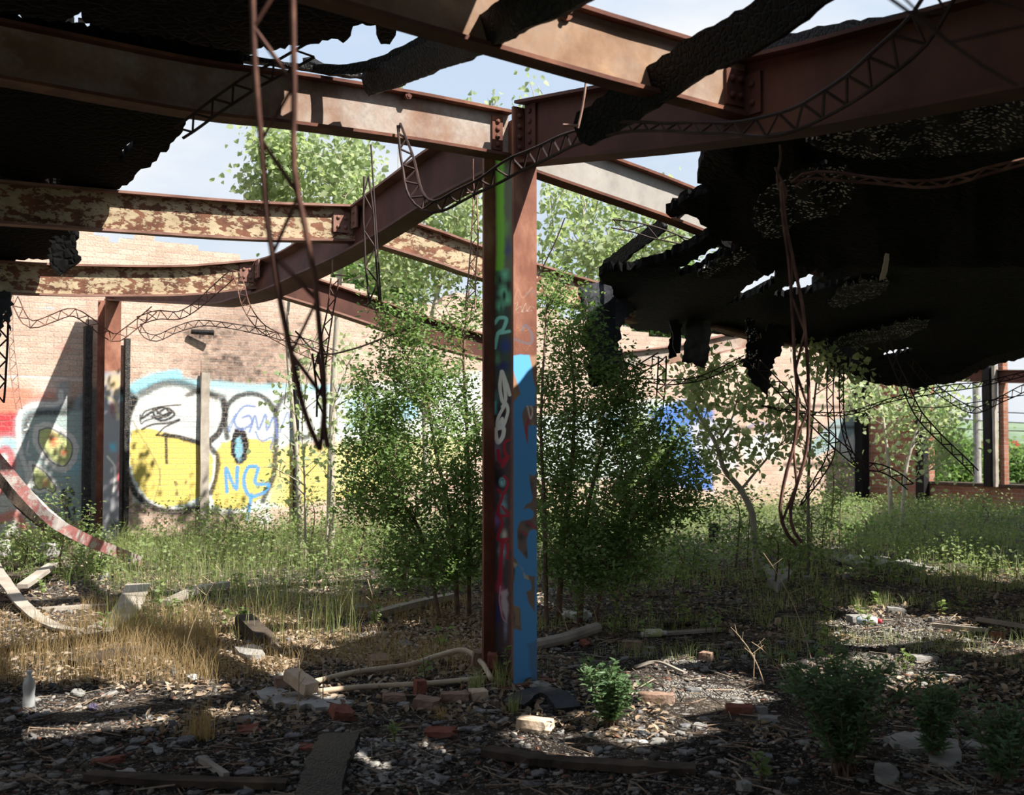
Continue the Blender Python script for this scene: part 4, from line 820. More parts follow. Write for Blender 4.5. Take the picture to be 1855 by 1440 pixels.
L('rusty twisted lattice strip hanging the full height right of centre', [(1416, 330, 5.0), (1420, 400, 5.0), (1432, 470, 5.0), (1444, 560, 5.0), (1449, 640, 5.0), (1453, 720, 5.0), (1449, 800, 5.0), (1432, 880, 5.0), (1421, 930, 5.0), (1430, 965, 5.0), (1446, 985, 5.0)], m='rod', depth_w=.055, r=.0085, lace=3.2, splay=[.2, .3, .5, .8, .9, 1.0, 1.0, 1.2, .9, .5])
L('double rusty rod with short ties bending right over the gravel covered tar', [(1436, 334, 4.9), (1462, 318, 4.9), (1510, 320, 4.85), (1580, 327, 4.8), (1660, 332, 4.75), (1740, 326, 4.7), (1800, 309, 4.65), (1870, 290, 4.6)], m='rod', depth_w=.028, r=.0065, lace=2.0)
L('thin double rod lattice poking left below the grey dropping beam', [(1108, 404, 8.2), (1150, 412, 8.2), (1200, 426, 8.2), (1260, 440, 8.2), (1330, 445, 8.2)], m='rod_dark', depth_w=.085, r=.006, lace=1.0, splay=[.8, 1, .5, .3])
L('dark lattice strip slanting down left behind the shrub', [(1197, 645, 10), (1160, 668, 10), (1120, 702, 10), (1085, 730, 10), (1050, 765, 10)], m='rod_dark', depth_w=.08, r=.007, lace=.9)
L('dark lattice strip hanging upright right of the shrub, end bent left', [(1200, 645, 9.6), (1199, 690, 9.6), (1195, 735, 9.6), (1191, 766, 9.6), (1168, 790, 9.6), (1145, 815, 9.6)], m='rod_dark', depth_w=.07, r=.007, lace=.9, splay=[1, 1, 1, .4, .2])
L('long dark lattice strip slanting down right to the shaded brick pier', [(1371, 658, 9), (1410, 700, 9), (1450, 742, 9), (1493, 785, 9), (1530, 818, 9), (1562, 842, 9), (1597, 848, 9), (1625, 862, 9), (1650, 882, 9)], m='rod_dark', depth_w=.07, r=.006, lace=.9)
L('dark lattice strip hanging down then bending left to a point', [(1505, 662, 9.3), (1503, 720, 9.3), (1508, 790, 9.3), (1502, 830, 9.3), (1480, 868, 9.3), (1450, 915, 9.3)], m='rod_dark', depth_w=.055, r=.006, lace=.9, splay=[1, 1, 1, 1, .8, .2])
L('dark narrow lattice strip curving down to join the long slanting one', [(1524, 660, 9.5), (1524, 720, 9.5), (1528, 775, 9.5), (1543, 825, 9.5), (1562, 845, 9.5)], m='rod_dark', depth_w=.035, r=.006, lace=.9)
L('dark lattice strip slanting down right against the utility pole', [(1600, 600, 8.6), (1614, 643, 8.6), (1640, 700, 8.6), (1668, 757, 8.6), (1715, 805, 8.6), (1768, 858, 8.6)], m='rod_dark', depth_w=.06, r=.006, lace=.9)
L('long thin lattice strip sagging under the right roof to the picture edge', [(1380, 735, 11), (1437, 745, 11), (1527, 750, 11), (1607, 727, 11), (1700, 706, 11), (1780, 695, 11), (1880, 672, 11)], m='rod_dark', depth_w=.06, r=.0055, lace=1.0, splay=[.3, .5, .4, 1, .8, .6])
L('thin lattice strip sagging across the utility pole', [(1650, 655, 12), (1690, 700, 12), (1760, 742, 12), (1810, 725, 12), (1880, 690, 12)], m='rod_dark', depth_w=.07, r=.006, lace=1.0)
L('dark lattice strip dipping from the torn felt to the left', [(1170, 690, 9.8), (1215, 692, 9.8), (1267, 686, 9.8), (1310, 668, 9.8), (1350, 648, 9.8)], m='rod_dark', depth_w=.04, r=.006, lace=1.2)
L('blurred dark lattice strip crossing the top right corner close to the viewer', [(1610, -20, 2.2), (1680, 8, 2.2), (1760, 42, 2.2), (1870, 95, 2.2)], m='rod_dark', depth_w=.07, r=.004, lace=1.4, splay=[.4, 1, 1.6, 2])
rod('thin straight rod standing up from the end of the charred rafter', [(1061, 98, 5.05), (1061, 150, 5.05), (1055, 195, 5.05), (1047, 232, 5.05)], .006, 'rod_pink')
rod('short pale rod lying across the rafter end', [(1020, 226, 5.0), (1048, 228, 5.0)], .006, 'rod_pink')
rod('thin dark rod hanging beside the straight lattice strip', [(672, 262, 7.2), (676, 330, 7.2), (682, 420, 7.2), (690, 545, 7.2)], .006, 'rod_dark')
rod('rod hanging from the column top left side', [(857, 288, 6.6), (857, 320, 6.6), (860, 362, 6.6)], .006, 'rod')
rod('short rod crossing the sunlit strip by the column', [(846, 350, 6.6), (883, 343, 6.6)], .006, 'rod_pink')
rod('forked rusty rod tip above the twisted strip right of centre', [(1413, 262, 5.0), (1414, 285, 5.0), (1408, 320, 5.0), (1412, 345, 5.0)], .006, 'rod')
rod('second prong beside the forked rod tip', [(1404, 303, 5.0), (1416, 328, 5.0), (1425, 350, 5.0), (1418, 372, 5.0)], .006, 'rod')
rod('slim rusty rod with hooked foot under the blurred strip', [(602, 470, 7), (603, 495, 7), (610, 498, 7), (628, 500, 7)], .005, 'rod_pink')
rod('dark curved wire crossing the trunks left of the shrub', [(535, 600, 9), (580, 640, 9), (640, 632, 9), (700, 610, 9), (755, 590, 9)], .008, 'rod_dark')
rod('dark rod leaning up from the gap right of the column', [(1023, 395, 8.6), (1005, 440, 8.6), (975, 500, 8.6)], .006, 'rod_dark')
rod('dark wire running along the right roof edge', [(1640, 735, 12.5), (1700, 738, 12.5), (1770, 728, 12.5), (1880, 712, 12.5)], .006, 'rod_dark')
# ================================================================== ROOF
def ragged(poly, amp=3.0, step=7.0, seed=0):
    rr = random.Random(seed+5); out = []
    n = len(poly)
    for i in range(n):
        a = np.array(poly[i], float); b_ = np.array(poly[(i+1) % n], float); d = np.linalg.norm(b_-a); k = max(1, int(d/step)); nn = np.array([-(b_-a)[1], (b_-a)[0]])/(d+1e-9)
        for j in range(k):
            f = j/k; env = 1 if d > 20 else .4
            out.append(a+(b_-a)*f + nn*env*(amp*(rr.random()-.5)*1.6 + amp*.9*(vn(f*d/28+i*7, seed*3.1, 5)-.5)))
    return np.array(out)
def inside(p, X, Y):
    ins = np.zeros(X.shape, bool)
    for i in range(len(p)):
        a, b_ = p[i], p[(i+1) % len(p)]; c = ((a[1] > Y) != (b_[1] > Y)); ins ^= c & (X < a[0]+(Y-a[1])/(b_[1]-a[1]+1e-12)*(b_[0]-a[0]))
    return ins
def sheet(name, poly, depth, th=.03, tdir=ZZ, m=None, holes=(), amp=3.0, step=7.0, gridstep=22, seed=0, rip=0.0, parent=None):
    outer = ragged(poly, amp, step, seed); hs = [ragged(h, amp*.7, step*.7, seed+9+i) for i, h in enumerate(holes)]
    pts = [tuple(q) for q in outer]; edges = [(i, (i+1) % len(outer)) for i in range(len(outer))]
    for h in hs:
        k = len(pts); pts += [tuple(q) for q in h]; edges += [(k+i, k+(i+1) % len(h)) for i in range(len(h))]
    x0, y0 = outer.min(0); x1, y1 = outer.max(0)
    gx, gy = np.meshgrid(np.arange(x0, x1, gridstep), np.arange(y0, y1, gridstep)); gx = gx.ravel()+RNG.uniform(-3, 3, gx.size); gy = gy.ravel()+RNG.uniform(-3, 3, gy.size)
    k = inside(outer, gx, gy)
    for h in hs: k &= ~inside(h, gx, gy)
    pts += [(float(a), float(b_)) for a, b_ in zip(gx[k], gy[k])]
    vo, eo, fo, *_ = delaunay_2d_cdt([Vector(q) for q in pts], edges, [], 0, 1e-4)
    v2 = np.array([tuple(v) for v in vo]); f = np.array(fo)
    cen = v2[f].mean(1); ok = inside(outer, cen[:, 0], cen[:, 1])
    for h in hs: ok &= ~inside(h, cen[:, 0], cen[:, 1])
    f = f[ok]
    Y = depth(v2[:, 0], v2[:, 1]); Y = Y + rip*(fbm(v2[:, 0]/60, v2[:, 1]/140, seed, 2)-.5)
    V0 = PA(v2[:, 0], v2[:, 1], Y); n = len(V0)
    off = np.asarray(tdir, float)*th; V1 = V0+off
    cnt = {}
    for t_ in f:
        for a, b_ in ((t_[0], t_[1]), (t_[1], t_[2]), (t_[2], t_[0])): cnt.setdefault((min(a, b_), max(a, b_)), []).append((a, b_))
    side = [(a, b_, b_+n, a+n) for k_, l in cnt.items() if len(l) == 1 for a, b_ in l]
    F = [tuple(int(i) for i in t_) for t_ in f]+[tuple(int(i)+n for i in t_[::-1]) for t_ in f]+[tuple(int(i) for i in q) for q in side]
    return mk(name, np.vstack([V0, V1]), F, m or M['char'], parent)
def zplane(z): 
    def f(px, py):
        dy = -(py-H/2)/FPX; return (z-CAM_Z)*(CP-dy*SP)/(SP+dy*CP)
    return f
def plane3(a, b_, c):
    a, b_, c = P(*a), P(*b_), P(*c); n = np.cross(b_-a, c-a); d = n@(a-np.array([0, 0, CAM_Z]))
    def f(px, py):
        dx = (px-W/2)/FPX; dy = -(py-H/2)/FPX; wy = CP-dy*SP; wz = SP+dy*CP
        return d/(n[0]*dx+n[1]*wy+n[2]*wz)*wy
    return f
# left deck, near bay and far bays
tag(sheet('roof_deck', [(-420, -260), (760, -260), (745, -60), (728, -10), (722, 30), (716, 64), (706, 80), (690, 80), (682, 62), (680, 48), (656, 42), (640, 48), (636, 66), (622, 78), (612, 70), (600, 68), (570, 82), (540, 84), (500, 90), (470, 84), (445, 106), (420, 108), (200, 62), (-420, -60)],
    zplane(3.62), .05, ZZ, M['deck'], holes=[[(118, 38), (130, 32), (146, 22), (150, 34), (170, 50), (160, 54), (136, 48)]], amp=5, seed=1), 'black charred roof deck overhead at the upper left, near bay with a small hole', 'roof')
pl = plane3((340, 107, 5.74), (0, 42, 5.25), (210, 348, 7.74))
tag(sheet('roof_deck', [(-420, -40), (-100, 24), (200, 72), (440, 112), (420, 150), (345, 212), (310, 262), (270, 300), (235, 330), (212, 348), (180, 352), (-420, 320)],
    pl, .05, ZZ, M['deck'], holes=[[(245, 252), (230, 262), (216, 282), (204, 300), (212, 292), (230, 276), (246, 262)], [(66, 323), (80, 326), (96, 322), (112, 326), (114, 333), (90, 332)]], amp=5, seed=2), 'black charred roof deck between the sunlit beam and the upper cream beam at left', 'roof')
tag(sheet('roof_deck', [(-420, 290), (-60, 330), (120, 420), (142, 430), (128, 452), (100, 465), (60, 470), (0, 478), (-420, 470)], plane3((-200, 330, 7.4), (130, 425, 8.8), (0, 470, 9.3)), .05, ZZ, M['deck'], amp=5, seed=3), 'sagging charred roof deck behind the upper cream beam at the left edge', 'roof')
tag(sheet('felt_flap', [(92, 430), (135, 426), (136, 445), (146, 470), (136, 480), (126, 488), (108, 498), (94, 488), (88, 462)], lambda x, y: 8.2+0*x, .015, np.array([0, 1, 0.]), M['deck'], amp=5, step=5, gridstep=12, seed=4, rip=.15), 'torn black roofing flap hanging at the left over the brick wall top', 'roofing')
tag(sheet('felt_flap', [(-30, 520), (18, 528), (22, 545), (14, 600), (8, 560), (-2, 610), (-30, 620)], lambda x, y: 6.3+0*x, .015, np.array([0, 1, 0.]), M['felt'], amp=5, step=5, gridstep=12, seed=5, rip=.3), 'torn black flap hanging at the very left edge', 'roofing')
# unseen roof added over the viewer and near right to shade the near ground
def deck_rect(name, label, t0, t1, w0, w1, z0, z1=None, holes=None):
    mb = MB(); n = 0; t = t0; z1 = z0 if z1 is None else z1
    while t < t1:
        for wa in np.arange(w0, w1, .19):
            wb = min(wa+.18, w1); tt = min(t+2.2, t1)
            if holes and holes((t+tt)/2, (wa+wb)/2): continue
            zz = z0+(z1-z0)*((wa-w0)/(w1-w0)); c = (TW((t+tt)/2, (wa+wb)/2, zz))
            mb.box(c, (wb-wa, tt-t, .04), np.stack([Vv, U, ZZ], -1)); n += 1
        t += 2.2
    if n: return tag(mb.build(name, M['deck']), label, 'roof')
lit = [[(0, 985), (860, 985), (800, 1060), (700, 1100), (640, 1160), (560, 1190), (470, 1215), (330, 1190), (200, 1180), (100, 1130), (0, 1120)],
       [(480, 1215), (640, 1200), (880, 1200), (870, 1240), (700, 1300), (640, 1265), (520, 1295), (460, 1270)],
       [(985, 1165), (1100, 1140), (1200, 1150), (1280, 1200), (1240, 1240), (1120, 1230), (990, 1225)],
       [(1215, 1240), (1330, 1225), (1400, 1240), (1330, 1290), (1215, 1290), (1160, 1260)], [(960, 1290), (1100, 1300), (1180, 1285), (1300, 1310), (1180, 1340), (1000, 1345), (930, 1320)],
       [(640, 1355), (760, 1340), (810, 1370), (760, 1410), (660, 1400)], [(1500, 1120), (1600, 1095), (1700, 1118), (1770, 1135), (1700, 1162), (1560, 1168), (1530, 1145)],
       [(1760, 1160), (1900, 1150), (1900, 1180), (1780, 1190)], [(1570, 1015), (1750, 1030), (1900, 1040), (1900, 1062), (1700, 1052)], [(1440, 1195), (1560, 1188), (1620, 1200), (1740, 1215), (1700, 1248), (1600, 1252), (1480, 1240)],
       [(1150, 940), (1560, 940), (1520, 1005), (1300, 1012), (1180, 1000)]]
lit = [np.array([GROUND(*q) for q in l]) for l in lit]; SHX, SHY = 3.6/SUN_DIR[2]*SUN_DIR[0], 3.6/SUN_DIR[2]*SUN_DIR[1]
mb = MB()
for ti in np.arange(-9.4, WALL_T, .34):
    for wi in np.arange(-7.1, 16.3, .20):
        c = TW(ti+.17, wi+.1, 3.64+.02*vn(ti*1.3, wi*5, 2)); x, y = c[0], c[1]
        if y > .5:
            qx, qy = PROJ(c); py_ = qy
            if -440 < qx < 1935 and py_ > -22: continue
            if -440 < qx < 765 and y > 4.0: continue
        if -2.75 < ti < -1.75 and -1.35 < wi < 1.5: continue      # slit added to let sun onto the top beam and column
        if -.5 < x < .9 and 1.2 < y < 2.2: continue  # gap added to let sun onto the blurred hanging lattice
        gx, gy = np.array([x-SHX]), np.array([y-SHY])
        jx = .25*(vn(x*4, y*4, 9)-.5)
        if any(inside(l, gx+jx, gy+jx)[0] for l in lit): continue  # gaps shaped so the sun lands on the chosen ground patches
        if vn(ti*7+3, wi*9+1, 4) > .965: continue
        mb.box(c, (.195, .345, .035), np.stack([Vv, U, ZZ], -1))
tag(mb.build('roof_deck', M['deck']), 'unseen charred roof boards added over the viewer and beyond the right picture edge, gaps shaped for the sun patches', 'roof')
# collapsed roof at right
def right_depth(px, py):
    base = np.interp(py, [100, 200, 300, 400, 500, 600, 650, 700, 760], [4.9, 5.3, 6.1, 7.0, 8.1, 11.6, 13.3, 14.2, 14.6])
    return base + np.clip((px-1300)/600, 0, 1)*-.6*(py < 500) + .0
main = [(1284, 345), (1264, 332), (1268, 292), (1300, 250), (1500, 205), (1855, 130), (1960, 110), (1960, 610), (1855, 640), (1784, 660), (1736, 688), (1684, 702), (1632, 702), (1562, 688), (1503, 667), (1478, 634), (1440, 615), (1350, 608), (1215, 604), (1140, 596), (1128, 560), (1105, 520), (1085, 500), (1092, 492), (1150, 490), (1200, 470), (1240, 452), (1290, 425), (1330, 452), (1362, 448), (1310, 436), (1275, 412), (1262, 392), (1215, 393), (1205, 384), (1240, 366)]
hol = [[(1232, 502), (1226, 488), (1262, 468), (1300, 447), (1332, 452), (1290, 472), (1262, 490)],
       [(1316, 553), (1350, 522), (1376, 506), (1404, 489), (1402, 512), (1376, 530), (1347, 541)],
       [(1401, 532), (1437, 515), (1472, 490), (1503, 496), (1470, 515), (1500, 508), (1541, 503), (1500, 520), (1458, 532), (1410, 537)],
       [(1458, 307), (1476, 296), (1494, 290), (1512, 299), (1490, 305), (1470, 309)],
       [(1583, 648), (1618, 636), (1663, 626), (1645, 640), (1597, 651)]]
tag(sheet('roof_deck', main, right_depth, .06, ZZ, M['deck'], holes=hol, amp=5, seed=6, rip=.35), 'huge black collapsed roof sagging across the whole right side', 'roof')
# gravel-covered tar patches, folded under the deck
tag(sheet('gravel_tar', [(1380, 350), (1412, 330), (1440, 310), (1490, 298), (1530, 300), (1552, 318), (1540, 360), (1520, 385), (1480, 395), (1440, 402), (1415, 430), (1385, 428), (1364, 400), (1370, 372)], lambda x, y: right_depth(x, y)*.93, .03, np.array([0, 1, 0.]), M['tar'], amp=4, step=5, gridstep=10, seed=7, rip=.5), 'glittering gravel covered tar blob below the big girder right of centre', 'roofing')
tag(sheet('gravel_tar', [(1460, 258), (1560, 232), (1640, 215), (1760, 196), (1900, 170), (1900, 262), (1800, 275), (1700, 282), (1600, 286), (1530, 284), (1490, 270)], lambda x, y: right_depth(x, y)*.94, .03, np.array([0, .3, 1.]), M['tar'], amp=4, step=6, gridstep=12, seed=8, rip=.5), 'wide band of glinting gravel covered tar under the big girder at upper right', 'roofing')
tag(sheet('gravel_tar', [(1500, 550), (1530, 520), (1560, 508), (1612, 512), (1600, 530), (1560, 548), (1530, 558)], lambda x, y: right_depth(x, y)*.97, .03, np.array([0, .3, 1.]), M['tar'], amp=4, step=6, gridstep=10, seed=9, rip=.3), 'small gravel covered tar patch in the middle of the dark right roof', 'roofing')
tag(sheet('gravel_tar', [(1262, 500), (1300, 470), (1345, 455), (1360, 462), (1320, 485), (1280, 505)], lambda x, y: right_depth(x, y)*.97, .03, np.array([0, .3, 1.]), M['tar'], amp=3, step=6, gridstep=10, seed=10, rip=.2), 'gravel edged strip of tar beside the upper leaf filled gap', 'roofing')
tag(sheet('roofing_felt', [(1508, 622), (1530, 610), (1600, 592), (1650, 580), (1690, 578), (1670, 600), (1640, 612), (1580, 622), (1545, 634), (1518, 640)], lambda x, y: right_depth(x, y)*.96, .02, np.array([0, .3, 1.]), M['tar'], amp=4, step=6, gridstep=10, seed=11, rip=.3), 'grey curled sheet with gravel under the lower right roof belly', 'roofing')
tag(sheet('felt_flap', [(1046, 520), (1072, 512), (1110, 508), (1130, 520), (1150, 560), (1125, 595), (1122, 632), (1140, 656), (1120, 690), (1108, 708), (1095, 696), (1070, 700), (1062, 660), (1072, 640), (1054, 620), (1060, 580)], lambda x, y: 9.3+.004*(x-1090)+0*x, .03, np.array([0, 1, 0.]), M['felt'], amp=5, step=6, gridstep=10, seed=12, rip=.5), 'big torn black felt mass hanging at the shrub top right of the column', 'roofing')
tag(sheet('felt_flap', [(1244, 578), (1278, 582), (1290, 600), (1284, 640), (1278, 668), (1260, 660), (1236, 656), (1240, 620)], lambda x, y: 11+0*x, .02, np.array([0, 1, 0.]), M['mold'], amp=3, step=5, gridstep=10, seed=13, rip=.5), 'grey dusty felt flap hanging straight down from the right roof', 'roofing')
tag(sheet('felt_flap', [(1352, 575), (1368, 578), (1372, 640), (1366, 668), (1352, 650)], lambda x, y: 10.4+0*x, .03, np.array([0, 1, 0.]), M['tar'], amp=3, step=5, gridstep=8, seed=14, rip=.4), 'narrow gravelly tongue of tar hanging above the torn pointed flap', 'roofing')
tag(sheet('felt_flap', [(1340, 648), (1366, 640), (1372, 612), (1398, 588), (1428, 588), (1420, 625), (1398, 660), (1395, 690), (1390, 722), (1370, 700), (1352, 672)], lambda x, y: 10.8+0*x, .03, np.array([0, 1, 0.]), M['char'], amp=5, step=5, gridstep=10, seed=15, rip=.5), 'black torn pointed flap hanging lowest from the right roof', 'roofing')
tag(sheet('felt_flap', [(1218, 585), (1236, 585), (1232, 620), (1226, 645), (1210, 650)], lambda x, y: 11.2+0*x, .02, np.array([0, 1, 0.]), M['char'], amp=3, step=5, gridstep=10, seed=16, rip=.3), 'small dark flap hanging left of the grey dusty one', 'roofing')
tag(sheet('felt_flap', [(1498, 600), (1560, 640), (1552, 668), (1535, 672), (1540, 650), (1500, 640)], lambda x, y: 12+0*x, .02, np.array([0, 1, 0.]), M['felt'], amp=3, step=5, gridstep=10, seed=17, rip=.3), 'small grey flap hanging under the grey curled sheet', 'roofing')
tag(sheet('wood_splinter', [(1605, 458), (1612, 460), (1608, 490), (1603, 505), (1594, 508), (1600, 480)], lambda x, y: 6.2+0*x, .01, np.array([0, 1, 0.]), M['wood_pale'], amp=1, step=5, gridstep=10, seed=18), 'pale splinter of board hanging in the black right roof', 'timber')

def plank(label, pts, w, th, m='char', name='charred_plank', cat='plank', up=None, rag=.25, n=8, axis=None, seed=0, grp=None):
    """pts: world points of the centre line; width lies across the view unless axis is given"""
    c = smoothpath(np.array(pts, float), n); L_ = np.linalg.norm(np.diff(c, axis=0), axis=1).sum(); k = max(6, int(L_/.04)); k = min(k, 90)
    s = np.concatenate([[0], np.cumsum(np.linalg.norm(np.diff(c, axis=0), axis=1))]); si = np.linspace(0, s[-1], k); c = np.stack([np.interp(si, s, c[:, j]) for j in range(3)], -1)
    T = np.gradient(c, axis=0); T /= np.linalg.norm(T, axis=1)[:, None]; ax = np.array(axis if axis is not None else (0, 0, 1.), float)
    A = []; B2 = []
    for i in range(k): a = unit(ax-T[i]*(ax@T[i])); A.append(a); B2.append(np.cross(T[i], a))
    def pr(i):
        j = lambda q: rag*(.5*vn(i*.35+q*11+seed*3, q*2.3+seed, 7)+.5*vn(i*2.7+q*5, q+seed, 8)-.5)
        e = .5 if i in (0, k-1) else 1
        return [(-w/2*(1+j(1)*2)*e, -th/2), (w/2*(1+j(2)*2)*e, -th/2*(1+j(3))), (w/2*(1+j(2)*2)*e, th/2), (-w/2*(1+j(1)*2)*e, th/2*(1+j(4)))]
    return tag(MB().sweep(c, A, B2, pr).build(name, M[m]), label, cat, grp)
def pz(*q): return [P(*a) for a in q]
plank('thick curved charred rafter hanging in front of the big girder', pz((1048, 238, 5.15), (1100, 212, 5.05), (1180, 160, 4.85), (1270, 100, 4.6), (1350, 60, 4.4), (1440, 0, 4.2), (1540, -70, 4.0)), .17, .06, axis=(-.2, -.3, 1), rag=.2, seed=1)
plank('charred board lying across the two sunlit beams at the top', pz((665, 152, 6.1), (720, 130, 5.7), (800, 95, 5.1), (860, 70, 4.55), (930, 28, 4.1), (1010, -8, 3.9), (1080, -50, 3.7)), .14, .05, axis=(-.3, -.2, 1), rag=.15, seed=2)
plank('burnt board with curled tip resting on the left sunlit beam', pz((556, 108, 6.2), (580, 124, 6.1), (640, 124, 6.0), (700, 108, 5.8), (760, 80, 5.5), (820, 40, 5.1)), .055, .05, axis=(-.3, -.2, 1), rag=.2, seed=3)
plank('charred board edge lying along the top of the big girder', [tpath(-1.75, .12, 98), tpath(-2.2, .12, 70), tpath(-2.8, .1, 40), tpath(-3.3, .1, 14), tpath(-3.9, .1, -30)], .09, .05, axis=(0, 0, 1), rag=.35, seed=4)
plank('thin charred strip on top flange of the left sunlit beam', [tpath(T1, -2.2, 92), tpath(T1, -1.7, 108), tpath(T1, -1.2, 130), tpath(T1, -.95, 142)], .025, .05, axis=(0, 0, 1), rag=.9, seed=5)
for i, (a, b_, w_, lb) in enumerate([((1096, 486, 9.0), (1204, 404, 8.3), .10, 'narrow black plank slanting up to the grey dropping beam'), ((1088, 505, 9.4), (1250, 458, 8.9), .13, 'black plank stub pointing left above the torn felt mass'), ((1204, 386, 7.7), (1300, 350, 7.2), .12, 'ragged black plank end lying over the grey dropping beam'), ((1310, 556, 10.6), (1420, 500, 10), .07, 'thin burnt plank between two sky gaps of the right roof'), ((1400, 545, 10.9), (1560, 492, 10.2), .06, 'thin burnt plank crossing the right sky gap')]):
    a = np.array(a); b_ = np.array(b_); plank(lb, [P(*a), P(*((a+b_)/2)), P(*b_)], w_, .04, axis=(-.3, 0, 1), rag=.3, seed=20+i)
plank('burnt plank fringe sagging along the lower edge of the right roof', pz((1700, 690, 13), (1740, 682, 12.8), (1790, 655, 12.5), (1860, 640, 12), (1930, 610, 11.5)), .09, .05, axis=(0, 0, 1), rag=.5, seed=31)
plank('charred slat hanging straight below the dark roof left of the pointed flap', pz((1216, 560, 11), (1224, 600, 11), (1228, 640, 11)), .08, .02, axis=(1, 0, 0), rag=.5, seed=32)
# remaining strips of the roof over the open middle bays (outside the frame above): they throw the stripes on the beams
# ================================================================== PLANTS
SH = {'oval': [(0, 0), (-.27, .35), (-.22, .72), (0, 1), (.22, .72), (.27, .35)],
      'heart': [(0, .02), (-.46, .18), (-.34, .62), (0, 1), (.34, .62), (.46, .18)],
      'lance': [(0, 0), (-.12, .3), (-.10, .7), (0, 1), (.10, .7), (.12, .3)]}
def leaves(Pn, size, shape='oval', upbias=.8, tipdown=0.0, rng=RNG, fold=.12, tip=None):
    n = len(Pn); T = rng.normal(size=(n, 3)); T[:, 2] = T[:, 2]*.5 - tipdown
    if tip is not None: T = T*.6+tip
    T /= np.linalg.norm(T, axis=1)[:, None]
    Nn = rng.normal(size=(n, 3)); Nn[:, 2] = np.abs(Nn[:, 2])+upbias; Nn -= T*np.sum(T*Nn, 1)[:, None]; Nn /= np.linalg.norm(Nn, axis=1)[:, None]
    S = np.cross(T, Nn); sz = np.broadcast_to(np.asarray(size, float), (n,))*rng.uniform(.65, 1.2, n)
    V = np.empty((n, 6, 3))
    for j, (a, b_) in enumerate(SH[shape]): V[:, j] = Pn + sz[:, None]*(S*a + T*b_ + Nn*(abs(a)*fold*2 - .12*b_*b_))
    F = (np.arange(n)*6)[:, None, None]+np.array([[0, 3, 2, 1], [0, 5, 4, 3]])[None]
    return V.reshape(-1, 3), F.reshape(-1, 4)
def bez(a, b_, c, n): t = np.linspace(0, 1, n)[:, None]; return a*(1-t)**2+2*b_*t*(1-t)+c*t*t
def bush(name, label, cat, trunks, env, leaf, lsize, shape='oval', lpt=60, bark='bark', group=None, r_twig=.003, spread=.05, seed=1, tipdown=0.0, upbias=.8, cover=.7, ntw=4, trunkname='trunk', maxjump=9, bare=0):
    """trunks: [(world points, r0, r1)], env: [(centre, radii, twigs)]"""
    rg = np.random.default_rng(seed); base = np.array(trunks[0][0][0], float)
    th = thing(name, label, cat, base, group); nodes = []; 
    for pts, r0, r1 in trunks:
        c = smoothpath(np.array(pts, float), 8); MB().tube(c, np.linspace(r0, r1, len(c)), 7).build(trunkname, M[bark], th, True); nodes += [q for q in c[len(c)//5:]]
    nodes = np.array(nodes); br = MB(); LP = []
    for cen, rad, cnt in env:
        cen = np.array(cen, float); rad = np.array(rad, float)
        for _ in range(cnt):
            d = rg.normal(size=3); d /= np.linalg.norm(d); q = cen+rad*d*rg.uniform(.25, 1)**.5
            if q[2] < .12: q[2] = .12+rg.random()*.2
            dd = np.linalg.norm(nodes-q, axis=1)+ np.clip(nodes[:, 2]-q[2]+.15, 0, 9)*1.5; a = nodes[np.argmin(dd)]
            L_ = np.linalg.norm(q-a); mid = (a+q)/2+rg.normal(size=3)*L_*.12+ZZ*L_*.12; c = bez(a, mid, q, ntw+2)
            br.tube(c, np.linspace(min(r_twig*(1.2+L_*1.6), .03), r_twig*.5, len(c)), 4, False)
            nodes = np.vstack([nodes, c[2:-1]])
            if rg.random() < bare: continue
            f = rg.uniform(1-cover, 1, lpt)[:, None]; pp = a*(1-f)**2+2*mid*f*(1-f)+q*f*f
            LP.append(pp+rg.normal(size=(lpt, 3))*spread)
    br.build('branches', M[bark], th)
    LP = np.vstack(LP); LP = LP[LP[:, 2] > .02]
    V, F = leaves(LP, lsize, shape, upbias, tipdown, rg); o = mk('foliage', V, F, M[leaf], th)
    return th
def G(px, py): x, y = GROUND(px, py); return np.array([x, y, float(gh(x, y))])
def B(px, py, Y): return P(px, py, Y)
def m_px(n, Y): return n*Y/FPX
# main shrub behind the painted column, left and right halves
def gz(X, Y): return float(gh(X, Y))
def trunkpts(px0, Y, *pts):
    x = (px0-W/2)/FPX*Y; return [np.array([x, Y, gz(x, Y)-.03])]+[P(a, b_, Y+c) for a, b_, c in pts]
E = lambda px, py, Y, rx, rz, ry, n: (P(px, py, Y), (m_px(rx, Y), ry, m_px(rz, Y)), n)
bush('honeysuckle_shrub', 'large dense green shrub left of and behind the painted column', 'shrub',
     [(trunkpts(830, 9.2, (820, 960, 0), (790, 820, .1), (770, 700, .2), (740, 600, .2)), .022, .008), (trunkpts(850, 9.3, (850, 900, 0), (845, 760, .1), (840, 640, 0), (850, 520, 0)), .02, .007), (trunkpts(800, 9.1, (760, 960, 0), (700, 880, 0), (670, 800, 0)), .018, .007)],
     [E(770, 800, 9.2, 130, 150, .75, 150), E(770, 640, 9.3, 100, 100, .5, 70), E(800, 960, 9.1, 95, 100, .6, 70), E(680, 860, 9.2, 80, 100, .5, 80), E(690, 700, 9.3, 60, 70, .4, 24), E(760, 1010, 9.0, 90, 60, .5, 40), E(860, 930, 9.2, 50, 130, .4, 40), E(715, 555, 9.3, 55, 40, .3, 16), E(850, 560, 9.4, 40, 50, .3, 12), E(670, 730, 9.2, 60, 60, .4, 16)],
     'leaf_shrub', .042, 'oval', 46, 'twig', seed=21, spread=.07)
